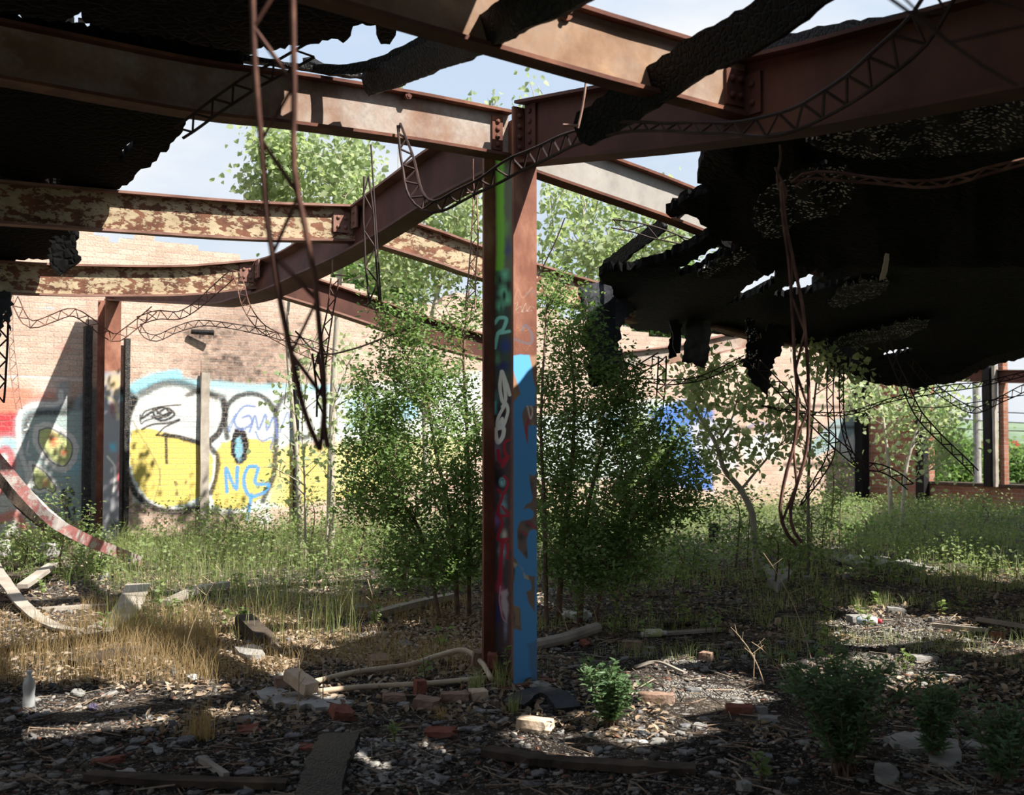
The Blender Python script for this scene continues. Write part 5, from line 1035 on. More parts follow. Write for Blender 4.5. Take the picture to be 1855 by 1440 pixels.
bush('honeysuckle_shrub', 'large dense green shrub right of the painted column', 'shrub',
     [(trunkpts(1010, 8.9, (1020, 980, 0), (1035, 850, 0), (1040, 720, .1), (1030, 600, .1)), .026, .009), (trunkpts(1050, 9.0, (1062, 940, 0), (1095, 800, .1), (1120, 720, .2)), .022, .007), (trunkpts(990, 8.8, (985, 900, 0), (980, 760, 0), (990, 560, 0)), .02, .007), (trunkpts(1075, 8.9, (1110, 980, 0), (1180, 900, 0), (1230, 860, 0)), .018, .006)],
     [E(1090, 870, 8.9, 130, 110, .7, 120), E(1060, 700, 9, 100, 110, .5, 70), E(1020, 560, 9, 60, 85, .4, 40), E(1200, 890, 8.9, 100, 80, .5, 70), E(1060, 1000, 8.8, 90, 60, .5, 44), E(1000, 950, 8.8, 50, 90, .4, 26), E(1100, 1010, 8.7, 110, 60, .5, 44), E(1150, 780, 9, 90, 90, .5, 70), E(1110, 690, 9.1, 70, 60, .4, 24), E(1000, 780, 8.9, 50, 120, .4, 40), E(1230, 840, 9, 50, 60, .3, 18), E(1150, 970, 8.8, 60, 60, .4, 20)],
     'leaf_shrub', .042, 'oval', 46, 'twig', seed=22, spread=.07)
# cottonwoods
cw = dict(leaf='leaf_cotton', shape='heart', tipdown=.6, upbias=.2)
bush('cottonwood_tree', 'tall pale green cottonwood with slim grey trunk left of the shrub, crown above the beams', 'tree',
     [(trunkpts(600, 13.6, (600, 850, 0), (604, 700, 0), (612, 560, 0), (620, 440, 0), (630, 330, 0), (640, 220, 0)), .055, .012), (trunkpts(545, 13.7, (540, 850, 0), (528, 720, 0), (520, 600, 0), (530, 450, 0), (520, 320, 0)), .035, .01)],
     [E(600, 300, 13.6, 110, 70, .9, 62), E(510, 310, 13.6, 60, 60, .6, 30), E(450, 340, 13.6, 32, 20, .3, 6), E(640, 400, 13.6, 90, 70, .8, 30), E(500, 250, 13.6, 45, 40, .4, 12), E(730, 420, 13.7, 60, 70, .6, 18)],
     lsize=.085, lpt=26, bark='bark_pale', seed=31, spread=.13, r_twig=.004, **cw)
bush('cottonwood_tree', 'pale green cottonwood behind the painted column filling the gap between the beams', 'tree',
     [(trunkpts(775, 14.2, (772, 850, 0), (770, 650, 0), (800, 500, 0), (830, 380, 0), (850, 260, 0)), .05, .012)],
     [E(800, 430, 14.2, 90, 80, .8, 44), E(850, 320, 14.2, 60, 70, .6, 22), E(720, 500, 14.2, 60, 40, .5, 14), E(860, 230, 14.2, 40, 50, .4, 6)],
     lsize=.085, lpt=26, bark='bark_pale', seed=32, spread=.13, r_twig=.004, **cw)
bush('cottonwood_tree', 'cottonwood with bare looking upper twigs right of the painted column', 'tree',
     [(trunkpts(1078, 14, (1082, 850, 0), (1085, 700, 0), (1070, 560, 0), (1060, 420, 0), (1050, 330, 0)), .05, .012), ([P(1085, 700, 14), P(1130, 560, 14.2), P(1170, 440, 14.3)], .03, .01)],
     [E(1060, 420, 14, 90, 80, .8, 40), E(1150, 430, 14, 90, 60, .8, 34), E(1030, 360, 14, 50, 40, .5, 14), E(1240, 420, 14, 60, 50, .5, 16), E(1000, 480, 14, 40, 60, .5, 10), E(1160, 360, 14, 60, 40, .5, 14), E(960, 175, 14, 28, 34, .3, 3)],
     lsize=.08, lpt=22, bark='bark_pale', seed=33, spread=.13, r_twig=.005, bare=.15, **cw)
bush('cottonwood_tree', 'leaning cottonwood sapling with curved pale trunk right of the shrub', 'tree',
     [(trunkpts(1372, 11.5, (1366, 985, 0), (1362, 930, 0), (1340, 885, 0), (1312, 850, .1), (1295, 800, .1), (1262, 745, .2), (1240, 690, .2)), .045, .014), ([P(1340, 890, 11.5), P(1390, 830, 11.6), P(1440, 780, 11.7)], .016, .005), ([P(1295, 810, 11.5), P(1325, 760, 11.6), P(1340, 700, 11.7)], .014, .005)],
     [E(1290, 700, 11.6, 90, 50, .6, 24), E(1370, 770, 11.6, 90, 60, .6, 22), E(1270, 800, 11.5, 60, 60, .5, 12), E(1400, 700, 11.6, 60, 50, .5, 12), E(1320, 660, 11.6, 60, 40, .5, 10), E(1240, 690, 11.5, 40, 40, .4, 6)],
     lsize=.07, lpt=17, bark='bark_pale', seed=34, spread=.12, r_twig=.004, **cw)
bush('cottonwood_tree', 'slender cottonwood sapling in front of the shaded red brick pier', 'tree',
     [(trunkpts(1612, 17, (1610, 850, 0), (1600, 760, 0), (1590, 690, 0)), .04, .012), (trunkpts(1630, 16.5, (1640, 860, 0), (1660, 780, 0), (1680, 720, 0)), .035, .01)],
     [E(1620, 730, 17, 70, 50, .8, 26), E(1700, 740, 17, 60, 60, .8, 24), E(1660, 830, 17, 60, 50, .7, 14), E(1560, 720, 17, 40, 50, .5, 10), E(1720, 800, 17, 40, 50, .5, 12)],
     lsize=.08, lpt=20, bark='bark_pale', seed=35, spread=.14, r_twig=.005, **cw)
bush('cottonwood_sapling', 'cottonwood sprig of leaves against the dark roof belly behind the hanging rusty lattice', 'sapling',
     [(trunkpts(1462, 12, (1465, 850, 0), (1478, 700, 0), (1490, 610, 0)), .02, .006)],
     [E(1490, 640, 11.8, 40, 40, .3, 9), E(1540, 660, 11.8, 40, 30, .3, 6), E(1450, 780, 12, 40, 80, .4, 8), E(1465, 640, 11.8, 20, 20, .2, 4)],
     lsize=.07, lpt=14, bark='bark', seed=36, spread=.1, r_twig=.003, **cw)
bush('cottonwood_sapling', 'thin sapling with scattered round leaves in front of the yellow graffiti end', 'sapling',
     [(trunkpts(555, 12.6, (552, 880, 0), (548, 760, 0), (560, 660, 0)), .016, .006), (trunkpts(590, 12.4, (600, 850, 0), (604, 740, 0), (640, 640, 0)), .016, .006)],
     [E(560, 760, 12.6, 70, 90, .5, 18), E(520, 700, 12.6, 50, 50, .4, 9), E(640, 700, 12.5, 50, 80, .5, 12), E(600, 620, 12.5, 50, 40, .4, 8), E(500, 830, 12.6, 40, 60, .4, 8)],
     lsize=.07, lpt=10, bark='bark_pale', seed=37, spread=.12, r_twig=.004, bare=.25, **cw)
for k, (pxx, pyy) in enumerate([(892, 178), (722, 152)]):
    q = P(pxx, pyy, 13.9); bush('cottonwood_sapling', ['small leafy tree tip showing just above the sunlit beam near the column', 'leafy tree tip between charred boards above the sunlit beam'][k], 'tree', [([np.array([q[0], 13.9, 3.6]), q+np.array([0, 0, .02])], .01, .004)], [(q, (.08, .08, .1), 5)], lsize=.08, lpt=6, bark='bark_pale', seed=38+k, spread=.06, **cw)
# understory bushes between column and walls
ub = [(1330, 930, 12.3, 'leafy bush under the leaning cottonwood trunk', 70, 60), (1460, 950, 12.6, 'leafy bush behind the foot of the hanging rusty lattice', 80, 60), (1560, 950, 15, 'bush in front of the black charred post', 60, 50), (1650, 940, 16, 'bush at the foot of the shaded brick pier', 70, 45), (1780, 930, 17, 'low bush before the sill wall at the far right', 90, 35), (650, 950, 12.4, 'bright weedy bush left of the shrub against the wall', 90, 70), (560, 930, 13.4, 'bright weedy bush under the yellow graffiti end', 60, 60), (470, 950, 13.6, 'low bright bush below the blue tag', 70, 30), (400, 950, 13.4, 'low bright bush below the yellow circle', 80, 40), (110, 930, 12.5, 'low leafy bush below the avocado shaped graffiti', 60, 50), (40, 990, 11.5, 'low leafy bush at the left edge beside the leaning board', 50, 40), (160, 1000, 11.6, 'low leafy bush at the foot of the far rusty column', 60, 40), (1230, 1000, 11.8, 'shaded bush below the right end of the shrub', 70, 50), (730, 990, 10.6, 'yellow green bush at the left foot of the big shrub', 90, 50), (900, 980, 11.2, 'bushy undergrowth directly behind the painted column', 60, 60), (1400, 990, 10.8, 'low undergrowth right of the leaning trunk foot', 80, 40), (1120, 1010, 10.4, 'shaded undergrowth at the right foot of the shrub', 90, 40), (1700, 985, 13, 'dark low undergrowth on the right side', 120, 30), (1010, 870, 12.5, 'brighter bush seen through the shrub right of the column', 90, 110), (690, 800, 12.9, 'bright bush growing against the white graffiti', 60, 100), (1180, 790, 13.3, 'leafy bush against the blue graffiti', 70, 60), (1500, 860, 14.5, 'leafy bush in front of the right end of the painted wall', 60, 70)]
for k, (px, py, Y, lb, rx, rz) in enumerate(ub):
    bright = px < 800
    bush('leafy_bush', lb, 'bush', [(trunkpts(px, Y, (px+10, py, 0), (px-8, py-rz*.6, 0)), .012, .004), (trunkpts(px+rx*.3, Y, (px+rx*.4, py, 0)), .01, .004)], [E(px, py, Y, rx, rz, .45, int(10+rx*rz/200))], 'leaf_weed' if (bright or k % 2) else 'leaf_shrub', .045 if bright else .05, 'oval', 26, 'twig', seed=60+k, spread=.07, r_twig=.0025, trunkname='stem')
# beyond the right wall
for k, (px, py, Y, rx, rz, lb) in enumerate([(1725, 845, 34, 50, 60, 'round green tree seen through the right window opening left of the pole'), (1790, 850, 40, 30, 40, 'green tree seen between the pole and the brick pier'), (1850, 850, 38, 40, 50, 'green tree at the right edge beyond the brick pier'), (1660, 800, 32, 60, 80, 'green tree rising behind the shaded brick pier'), (1400, 640, 27, 130, 60, 'pale green tree showing over the wall below the torn roof'), (1180, 560, 27, 120, 90, 'pale green tree showing over the wall behind the shrub'), (640, 520, 24, 120, 60, 'pale green tree showing over the wall between the sloping beams')]):
    x = (px-W/2)/FPX*Y; bush('tree', lb, 'tree', [([np.array([x, Y, -.1]), P(px, py, Y)], .12, .04)], [E(px, py, Y, rx, rz, rx*Y/FPX, int(40+rx*rz/90))], 'leaf_back', .16, 'oval', 60, 'bark', seed=90+k, spread=.3, r_twig=.01)

def weed(label, px, py, h, kind='leafy', n=None, seed=0, mat=None, group=None, lean=0.0, loc=None):
    rg = np.random.default_rng(500+seed); b_ = G(px, py) if loc is None else np.array(loc, float); b_ = b_-ZZ*.01
    nm = {'leafy': 'leafy_weed', 'mug': 'mugwort', 'dry': 'dry_stalk', 'grass': 'grass_tuft', 'drygrass': 'dry_grass_tuft'}[kind]
    th = thing(nm, label, {'leafy': 'weed', 'mug': 'weed', 'dry': 'stalk', 'grass': 'grass', 'drygrass': 'grass'}[kind], b_, group)
    if kind in ('grass', 'drygrass'):
        n = n or 60; V, F = blades(b_+np.c_[rg.normal(size=(n, 2))*h*.16, np.zeros(n)], h*rg.uniform(.5, 1, n), .004, .35, rg); mk('blades', V, F, M[mat or ('grass_green' if kind == 'grass' else 'grass_dry')], th); return th
    ns = n or {'leafy': 2, 'mug': 12, 'dry': 1}[kind]; st = MB(); LP = []; TP = []
    for i in range(ns):
        d = rg.normal(size=2)*(.28 if kind == 'mug' else .14)*h; 
        if kind == 'dry': d = np.array([lean*h, rg.normal()*.05])
        top = b_+np.array([d[0]+lean*h*(kind != 'dry'), d[1], h*rg.uniform(.7, 1)]); mid = (b_+top)/2+np.array([-(top-b_)[0]*.25, 0, h*.08]); c = bez(b_+np.append(rg.normal(size=2)*.05*h*(kind == 'mug'), 0), mid, top, 9)
        r = {'leafy': .0035, 'mug': .004, 'dry': .004}[kind]; st.tube(c, np.linspace(r, r*.45, 9), 5)
        if kind == 'dry':
            for j in range(4): f = c[4+j]; e = f+np.array([rg.normal()*.04, rg.normal()*.02, .05]); st.tube([f, e], .0015, 4)
            continue
        m = int(h*(55 if kind == 'leafy' else 110)); f = rg.uniform(.18 if kind == 'mug' else .3, 1, m)[:, None]
        pp = b_*(1-f)**2+2*mid*f*(1-f)+top*f*f; LP.append(pp+rg.normal(size=(m, 3))*(.018 if kind == 'mug' else .006)); a = rg.uniform(0, 2*PI, m); TP.append(np.stack([np.cos(a), np.sin(a), .35+0*a], 1)*1.5)
    st.build('stem', M['stalk_dry' if kind == 'dry' else 'twig'], th)
    if LP:
        LP = np.vstack(LP); TP = np.vstack(TP)
        if kind == 'mug':
            LP = np.repeat(LP, 3, 0); TP = np.repeat(TP, 3, 0)
        V, F = leaves(LP, .05 if kind == 'leafy' else .042, 'oval' if kind == 'leafy' else 'lance', .9, 0, rg, tip=TP); mk('leaves', V, F, M[mat or ('leaf_weed' if kind == 'leafy' else 'leaf_mug')], th)
    return th
def blades(base, h, w, lean, rg):
    n = len(base); a = rg.uniform(0, 2*PI, n); d = np.stack([np.cos(a), np.sin(a), 0*a], 1); s = np.stack([-np.sin(a), np.cos(a), 0*a], 1); b_ = rg.uniform(0, 2*PI, n); s = np.stack([np.cos(b_), np.sin(b_)*.4, 0*a], 1)
    L_ = rg.uniform(.1, 1, n)*lean; h = np.asarray(h); V = np.empty((n, 5, 3)); w = np.broadcast_to(w, (n,))[:, None]
    V[:, 0] = base-s*w/2; V[:, 1] = base+s*w/2; m = base+ZZ*(h*.55)[:, None]+d*(L_*h*.25)[:, None]; V[:, 2] = m+s*w*.35; V[:, 3] = m-s*w*.35; V[:, 4] = base+ZZ*(h*(1-.25*L_))[:, None]+d*(L_*h*.9)[:, None]
    k = (np.arange(n)*5)[:, None, None]; F = (k+np.array([[0, 1, 2], [0, 2, 3], [3, 2, 4]])[None]).reshape(-1, 3)
    return V.reshape(-1, 3), F
wl = [('bushy dark green mugwort nearest the viewer at lower right', 1525, 1405, .56, 'mug', 42), ('smaller mugwort clump standing left of the big one', 1105, 1315, .36, 'mug', 26), ('low mugwort clump right of the big one', 1690, 1370, .34, 'mug', 26), ('blurred mugwort at the right picture edge', 1815, 1415, .36, 'mug', 22),
      ('tall leafy seedling behind the biggest mugwort', 1500, 1225, .36, 'leafy', 2), ('bright small leafy seedling right of the biggest mugwort', 1638, 1225, .20, 'leafy', 2), ('small leafy sprig left of the tall seedling', 1445, 1245, .18, 'leafy', 3), ('leafy weed beside the white plastic', 1110, 1160, .22, 'leafy', 3), ('thin weed with dry seed heads right of the short log', 1162, 1180, .40, 'leafy', 1),
      ('little bright seedling in the shade left of the leaning stalks', 1280, 1150, .16, 'leafy', 2), ('broad leafed weed by the spray can on the right ground', 1585, 1100, .16, 'leafy', 4), ('pair of small sprouts at the far right sunny patch', 1715, 1110, .13, 'leafy', 2), ('sprout right of the pair at the sunny patch', 1745, 1112, .12, 'leafy', 2), ('broad bladed sprout among boards at right distance', 1805, 1050, .20, 'leafy', 2),
      ('maple like seedling in front of the column foot', 922, 1240, .30, 'leafy', 1), ('low leafy sprig left of the bent pipe', 770, 1235, .16, 'leafy', 3), ('leafy weed in the litter left of the column foot', 800, 1190, .28, 'leafy', 2), ('leafy weed left of the column near the sunny strip', 680, 1140, .24, 'leafy', 3), ('dark small weed in front of the red brick piece', 715, 1340, .12, 'leafy', 3), ('small weed at the bottom right of centre', 1380, 1420, .16, 'leafy', 3),
      ('bright weed by the timber end in the grass', 445, 1140, .22, 'leafy', 4), ('leafy sprig in the middle distance by the pale plastic sheet', 1370, 1065, .28, 'leafy', 2)]
for k, (lb, px, py, h, kd, n) in enumerate(wl): weed(lb, px, py, h, kd, n, k)
dl = [('long dry bent stalk leaning over the right ground', 1475, 1215, .78, -.42), ('dry stalk arching left of the long one', 1385, 1235, .42, -.5), ('dry stalk crossing towards the mugwort', 1420, 1225, .34, -.6), ('thin dry stalk standing in the grass at centre left', 690, 1180, .62, -.15), ('tall dry stalk left of the painted column', 845, 1125, .55, -.1), ('dry kinked stalk right of the column', 1030, 1150, .22, -.4), ('dry stalk behind the kinked one', 1083, 1135, .30, -.25), ('pale dry stalk at the left of the sunny litter', 655, 1235, .42, -.1), ('dry stalk beside the tan brick', 540, 1290, .36, 0.0), ('second dry stalk beside the tan brick', 585, 1270, .30, .02), ('dark dry stalk leaning in the tall grass', 330, 1200, .75, .45), ('dry stalk in front of the mugwort at right', 1740, 1350, .36, -.35), ('dry stalk with curled brown leaves near the small gravel patch', 1365, 1240, .24, 0.05)]
for k, (lb, px, py, h, ln) in enumerate(dl): weed(lb, px, py, h, 'dry', 1, 40+k, lean=ln)
for k, (lb, px, py, h, kd) in enumerate([('dry tan grass tuft in the dark litter left of the fallen brick', 365, 1330, .24, 'drygrass'), ('seeding grass tuft at the column foot', 905, 1250, .24, 'grass'), ('grass tuft at the column foot left side', 860, 1255, .2, 'grass'), ('flattened grass tuft before the rubber piece', 930, 1290, .14, 'grass'), ('arching grass tuft beside the spray can at right', 1555, 1105, .18, 'grass'), ('grass tuft behind the spray can', 1600, 1095, .2, 'grass'), ('dry grass tuft below the broken orange brick', 800, 1300, .1, 'drygrass')]):
    weed(lb, px, py, h, kd, 110 if k == 0 else 55, 70+k)
# seedlings in the band along the wall and in the middle ground: not told apart in the photo
for k in range(70):
    px = RNG.uniform(0, 1855); py = RNG.uniform(985, 1090) if k % 3 else RNG.uniform(1040, 1160)
    if 840 < px < 1000 and py > 1000: continue
    weed('small green seedling in the undergrowth in front of the walls', px, py, RNG.uniform(.14, .34), 'leafy', 2, 200+k, group='seedlings in the undergrowth')

# grass nobody could count
def regions(n, px0, px1, py0, py1, rg, thr=None, seed=3):
    a = np.array(GROUND(px0, py1)); out = []
    y1 = GROUND(0, py0)[1]; y0 = GROUND(0, py1)[1]
    while len(out) < n:
        m = n*3; Y = rg.uniform(y0, y1, m); X = rg.uniform(min((px0-W/2)/FPX*y0, (px0-W/2)/FPX*y1), max((px1-W/2)/FPX*y1, (px1-W/2)/FPX*y0), m)
        k = (X > (px0-W/2)/FPX*Y) & (X < (px1-W/2)/FPX*Y); X, Y = X[k], Y[k]
        K_ = ((X-O[0])*U[0]+(Y-O[1])*U[1] < WALL_T-.15) & ((X-O[0])*Vv[0]+(Y-O[1])*Vv[1] < S1); X, Y = X[K_], Y[K_]
        if thr is not None: q = fbm(X*1.7, Y*1.7, seed, 3) > thr; X, Y = X[q], Y[q]
        out += list(zip(X, Y))
    o = np.array(out[:n]); return np.c_[o, gh(o[:, 0], o[:, 1])-.01]
g = np.random.default_rng(77)
b1_ = regions(3600, 200, 650, 985, 1165, g, .40); V, F = blades(b1_, g.uniform(.12, .50, len(b1_)), .0042, .45, g)
tag(mk('tall_grass', V, F, M['grass_green']), 'tall thin green grass in the sunlit left middle ground', 'grass', kind='stuff')
b1_ = regions(5200, -60, 400, 1135, 1240, g, .40, 5); V, F = blades(b1_, g.uniform(.06, .27, len(b1_)), .003, .7, g)
tag(mk('dry_grass', V, F, M['grass_dry']), 'dry tan grass at the left edge of the near ground', 'grass', kind='stuff')
b1_ = regions(15000, -60, 1950, 925, 1075, g, .44, 6); V, F = blades(b1_, g.uniform(.08, .34, len(b1_)), .006, .8, g)
tag(mk('undergrowth_grass', V, F, M['grass_green']), 'green grass and weeds in front of the brick walls', 'grass', kind='stuff')
b1_ = regions(7000, 150, 900, 1090, 1240, g, .5, 7); V, F = blades(b1_, g.uniform(.05, .18, len(b1_)), .003, .7, g)
tag(mk('sparse_grass', V, F, M['grass_dry']), 'sparse dry grass stems in the sunny litter', 'grass', kind='stuff')
b1_ = regions(5000, 900, 1900, 1040, 1230, g, .55, 8); V, F = blades(b1_, g.uniform(.04, .16, len(b1_)), .004, .7, g)
tag(mk('sparse_grass', V, F, M['grass_green']), 'sparse green grass on the shaded right ground', 'grass', kind='stuff')
# leaf carpet of low weeds
b1_ = regions(30000, -60, 1950, 920, 1070, g, .42, 9); hz = g.uniform(.02, .42, len(b1_))*fbm(b1_[:, 0]*.9, b1_[:, 1]*.9, 2)*1.7; V, F = leaves(b1_+ZZ*hz[:, None], .05, 'oval', 1.0, 0, g)
tag(mk('low_weeds', V, F, M['leaf_weed']), 'carpet of low leafy weeds along the walls', 'weeds', kind='stuff')

# ================================================================== DEBRIS
def flakes(n, pts, size, rg, thick=.15, tilt=.25, aspect=(.45, 1)):
    k = 6; a = np.linspace(0, 2*PI, k, endpoint=False)[None]+rg.uniform(-.35, .35, (n, k)); r = rg.uniform(.6, 1.1, (n, k)); sz = np.asarray(size)[:, None]; asp = rg.uniform(*aspect, n)[:, None]
    x = np.cos(a)*r*sz*.5; y = np.sin(a)*r*sz*.5*asp; th = rg.uniform(0, 2*PI, n)[:, None]; X = x*np.cos(th)-y*np.sin(th); Y = x*np.sin(th)+y*np.cos(th)
    tx = rg.normal(size=(n, 1))*tilt; ty = rg.normal(size=(n, 1))*tilt; Z = X*tx+Y*ty; h = sz*thick
    V = np.empty((n, 2*k, 3)); V[:, :k, 0] = X; V[:, :k, 1] = Y; V[:, :k, 2] = Z; V[:, k:, 0] = X*.93; V[:, k:, 1] = Y*.93; V[:, k:, 2] = Z+h; V += pts[:, None, :]; V[..., 2] += (np.abs(tx)+np.abs(ty))[:, :, None][:, 0]*sz*.2
    b_ = (np.arange(n)*2*k)[:, None, None]; q = [(j, (j+1) % k, k+(j+1) % k, k+j) for j in range(k)]+[(k, k+1, k+2, k+3), (k, k+3, k+4, k+5)]
    return V.reshape(-1, 3), (b_+np.array(q)[None]).reshape(-1, 4)
def varmat(name, cols, rough=.9):
    m, t, b = newmat(name, rough, .15); L_ = t.links; gg = N(t, 'ShaderNodeNewGeometry'); k = len(cols); r = ramp(t, [(i/k, c) for i, c in enumerate(cols)], 'CONSTANT'); L_.new(gg.outputs['Random Per Island'], r.inputs[0])
    n = N(t, 'ShaderNodeTexNoise', i_Scale=30.0, i_Detail=6.0); L_.new(objco(t), n.inputs['Vector']); r2 = ramp(t, [(.3, (.6, .6, .6)), (.7, (1.1, 1.1, 1.1))]); L_.new(n.outputs[0], r2.inputs[0])
    x = N(t, 'ShaderNodeMixRGB', blend_type='MULTIPLY'); x.inputs[0].default_value = 1; L_.new(r.outputs[0], x.inputs[1]); L_.new(r2.outputs[0], x.inputs[2]); L_.new(x.outputs[0], b.inputs['Base Color']); bump(t, b, n.outputs[0], .5, .004); return m
M['rubble'] = varmat('mixed_rubble', [(.26, .25, .23), (.045, .04, .037), (.16, .15, .14), (.03, .027, .025), (.36, .32, .28), (.07, .06, .05), (.20, .10, .07), (.11, .105, .10), (.04, .035, .03), (.24, .19, .14)])
M['gravel'] = varmat('pale_gravel', [(.42, .40, .37), (.30, .285, .26), (.15, .14, .12), (.50, .47, .42), (.08, .07, .065)])
n = 42000; Y = 4.2+11*g.random(n)**1.35; X = (g.random(n)-.5)*(1.02*Y+.6); k = fbm(X*1.3, Y*1.3, 3, 3) > .36; k &= ((X-O[0])*U[0]+(Y-O[1])*U[1] < WALL_T-.1); X, Y = X[k], Y[k]
V, F = flakes(len(X), np.c_[X, Y, gh(X, Y)-.002], g.uniform(.010, .045, len(X))*np.where(g.random(len(X)) < .06, 1.7, 1), g)
tag(mk('rubble', V, F, M['rubble']), 'broken chips of slate, mortar and wood covering the ground', 'rubble', kind='stuff')
for (px0, px1, py0, py1, nn, s_, lb) in [(1200, 1400, 1190, 1260, 5000, .012, 'pale gravel spread right of the small brown brick'), (1480, 1800, 1120, 1180, 5000, .014, 'pale gravel patch in the sunny curve at right'), (1540, 1700, 1190, 1250, 2500, .012, 'fine gravel patch behind the biggest mugwort'), (640, 800, 1330, 1420, 700, .045, 'pale flat chips in the sunny spot at the bottom left of centre'), (1600, 1855, 1330, 1440, 1600, .03, 'pale chips at the lower right corner')]:
    pp = regions(nn, px0, px1, py0, py1, g, .38, 4); V, F = flakes(nn, pp+ZZ*.008, g.uniform(.6, 1.3, nn)*s_, g, .3 if s_ < .02 else .1, .12)
    tag(mk('gravel', V, F, M['gravel']), lb, 'gravel', kind='stuff')
n = 22000; Y = 5.4+10*g.random(n)**1.2; X = (g.random(n)-.5)*(1.02*Y+.6); k = (fbm(X*.8+5, Y*.8, 8, 3)+.10*(X < .4)*(Y > 6.6)*(Y < 11) > .47) & ((X-O[0])*U[0]+(Y-O[1])*U[1] < WALL_T-.1); X, Y = X[k], Y[k]
V, F = leaves(np.c_[X, Y, gh(X, Y)+.012], .05, 'oval', 1.6, 0, g, fold=.3); tag(mk('leaf_litter', V, F, M['leaf_dead']), 'dry leaf litter over the rubble', 'leaves', kind='stuff')
n = 5000; Y = 4.2+9*g.random(n)**1.2; X = (g.random(n)-.5)*(1.02*Y+.6); a = g.uniform(0, PI, n); l_ = g.uniform(.04, .22, n); d = np.c_[np.cos(a), np.sin(a), g.normal(size=n)*.10]*l_[:, None]/2; c0 = np.c_[X, Y, gh(X, Y)+.012]; r_ = g.uniform(.0015, .004, n)[:, None]
s_ = np.cross(d, ZZ); s_ /= np.linalg.norm(s_, axis=1)[:, None]; V = np.empty((n, 6, 3))
for e, sg in ((0, -1), (1, 1)): V[:, e*3] = c0+d*sg-s_*r_; V[:, e*3+1] = c0+d*sg+s_*r_; V[:, e*3+2] = c0+d*sg+ZZ*r_*1.6
F = ((np.arange(n)*6)[:, None, None]+np.array([[0, 1, 4, 3], [1, 2, 5, 4], [2, 0, 3, 5]])[None]).reshape(-1, 4)
M['twigs'] = varmat('mixed_twigs', [(.10, .07, .05), (.30, .22, .16), (.05, .04, .035), (.42, .34, .26)])
tag(mk('fallen_twigs', V.reshape(-1, 3), F, M['twigs']), 'thin broken twigs strewn over the ground', 'twigs', kind='stuff')

pp = regions(8000, 400, 900, 1105, 1230, g, .36, 12); V, F = leaves(pp+ZZ*.022, .04, 'oval', 1.6, 0, g, fold=.3); tag(mk('leaf_litter', V, F, M['leaf_dead']), 'pale dry leaf litter in the sunny strip left of the column', 'leaves', kind='stuff')
# single stones and chips, the larger ones
def chipmesh(seed, th=.16, k=8):
    rg = random.Random(seed); a = [2*PI*i/k+rg.uniform(-.25, .25) for i in range(k)]; r = [rg.uniform(.6, 1.05)*.5 for _ in a]; asp = rg.uniform(.5, .9)
    lo = [(math.cos(q)*s, math.sin(q)*s*asp, -.02) for q, s in zip(a, r)]; mi = [(x*1.04, y*1.03, th*.5) for x, y, _ in lo]; hi = [(x*.9+rg.uniform(-.02, .02), y*.9, th+rg.uniform(-.03, .03)) for x, y, _ in lo]
    V = lo+mi+hi+[(0, 0, th*1.05)]; F = [tuple(range(k))[::-1]]
    for L0 in (0, k):
        F += [(L0+j, L0+(j+1) % k, L0+k+(j+1) % k, L0+k+j) for j in range(k)]
    F += [(2*k+j, 2*k+(j+1) % k, 3*k) for j in range(k)]
    me = bpy.data.meshes.new('chip'); me.from_pydata(V, [], F); me.update(); return me
def chips(name, lb, grp, mats, n, px0, px1, py0, py1, s0, s1, seed, th=.16):
    rg = np.random.default_rng(seed); pp = regions(n, px0, px1, py0, py1, rg); ms = []
    for i in range(5): me = chipmesh(seed*10+i, th); me.materials.append(M[mats[i % len(mats)]]); ms.append(me)
    for i in range(n):
        o = bpy.data.objects.new(name, ms[i % 5]); COL.objects.link(o); s = rg.uniform(s0, s1); o.scale = (s, s, s); o.rotation_euler = (rg.normal()*.12, rg.normal()*.12, rg.uniform(0, 6)); o.location = pp[i]+ZZ*.012; tag(o, lb, 'stone' if 'stone' in name else 'chip', grp)
chips('slate_chip', 'pale flat slate chip in the dark litter at the front', 'pale slate chips at the front', ['slate', 'slate_d', 'concrete'], 120, -20, 900, 1270, 1440, .05, .12, 1, .13)
chips('slate_chip', 'grey slate chip in the shade of the right foreground', 'slate chips of the right foreground', ['slate', 'slate_d'], 70, 900, 1870, 1270, 1440, .05, .11, 2, .13)
chips('slate_chip', 'pale slate chip in the middle ground litter', 'slate chips of the middle ground', ['slate', 'concrete', 'slate_d'], 90, 200, 1800, 1130, 1265, .05, .12, 3, .15)
chips('mortar_stone', 'small lump of pale mortar in the middle ground', 'mortar lumps', ['concrete', 'slate', 'brick_tan'], 40, 100, 1800, 1050, 1260, .05, .10, 4, .5)

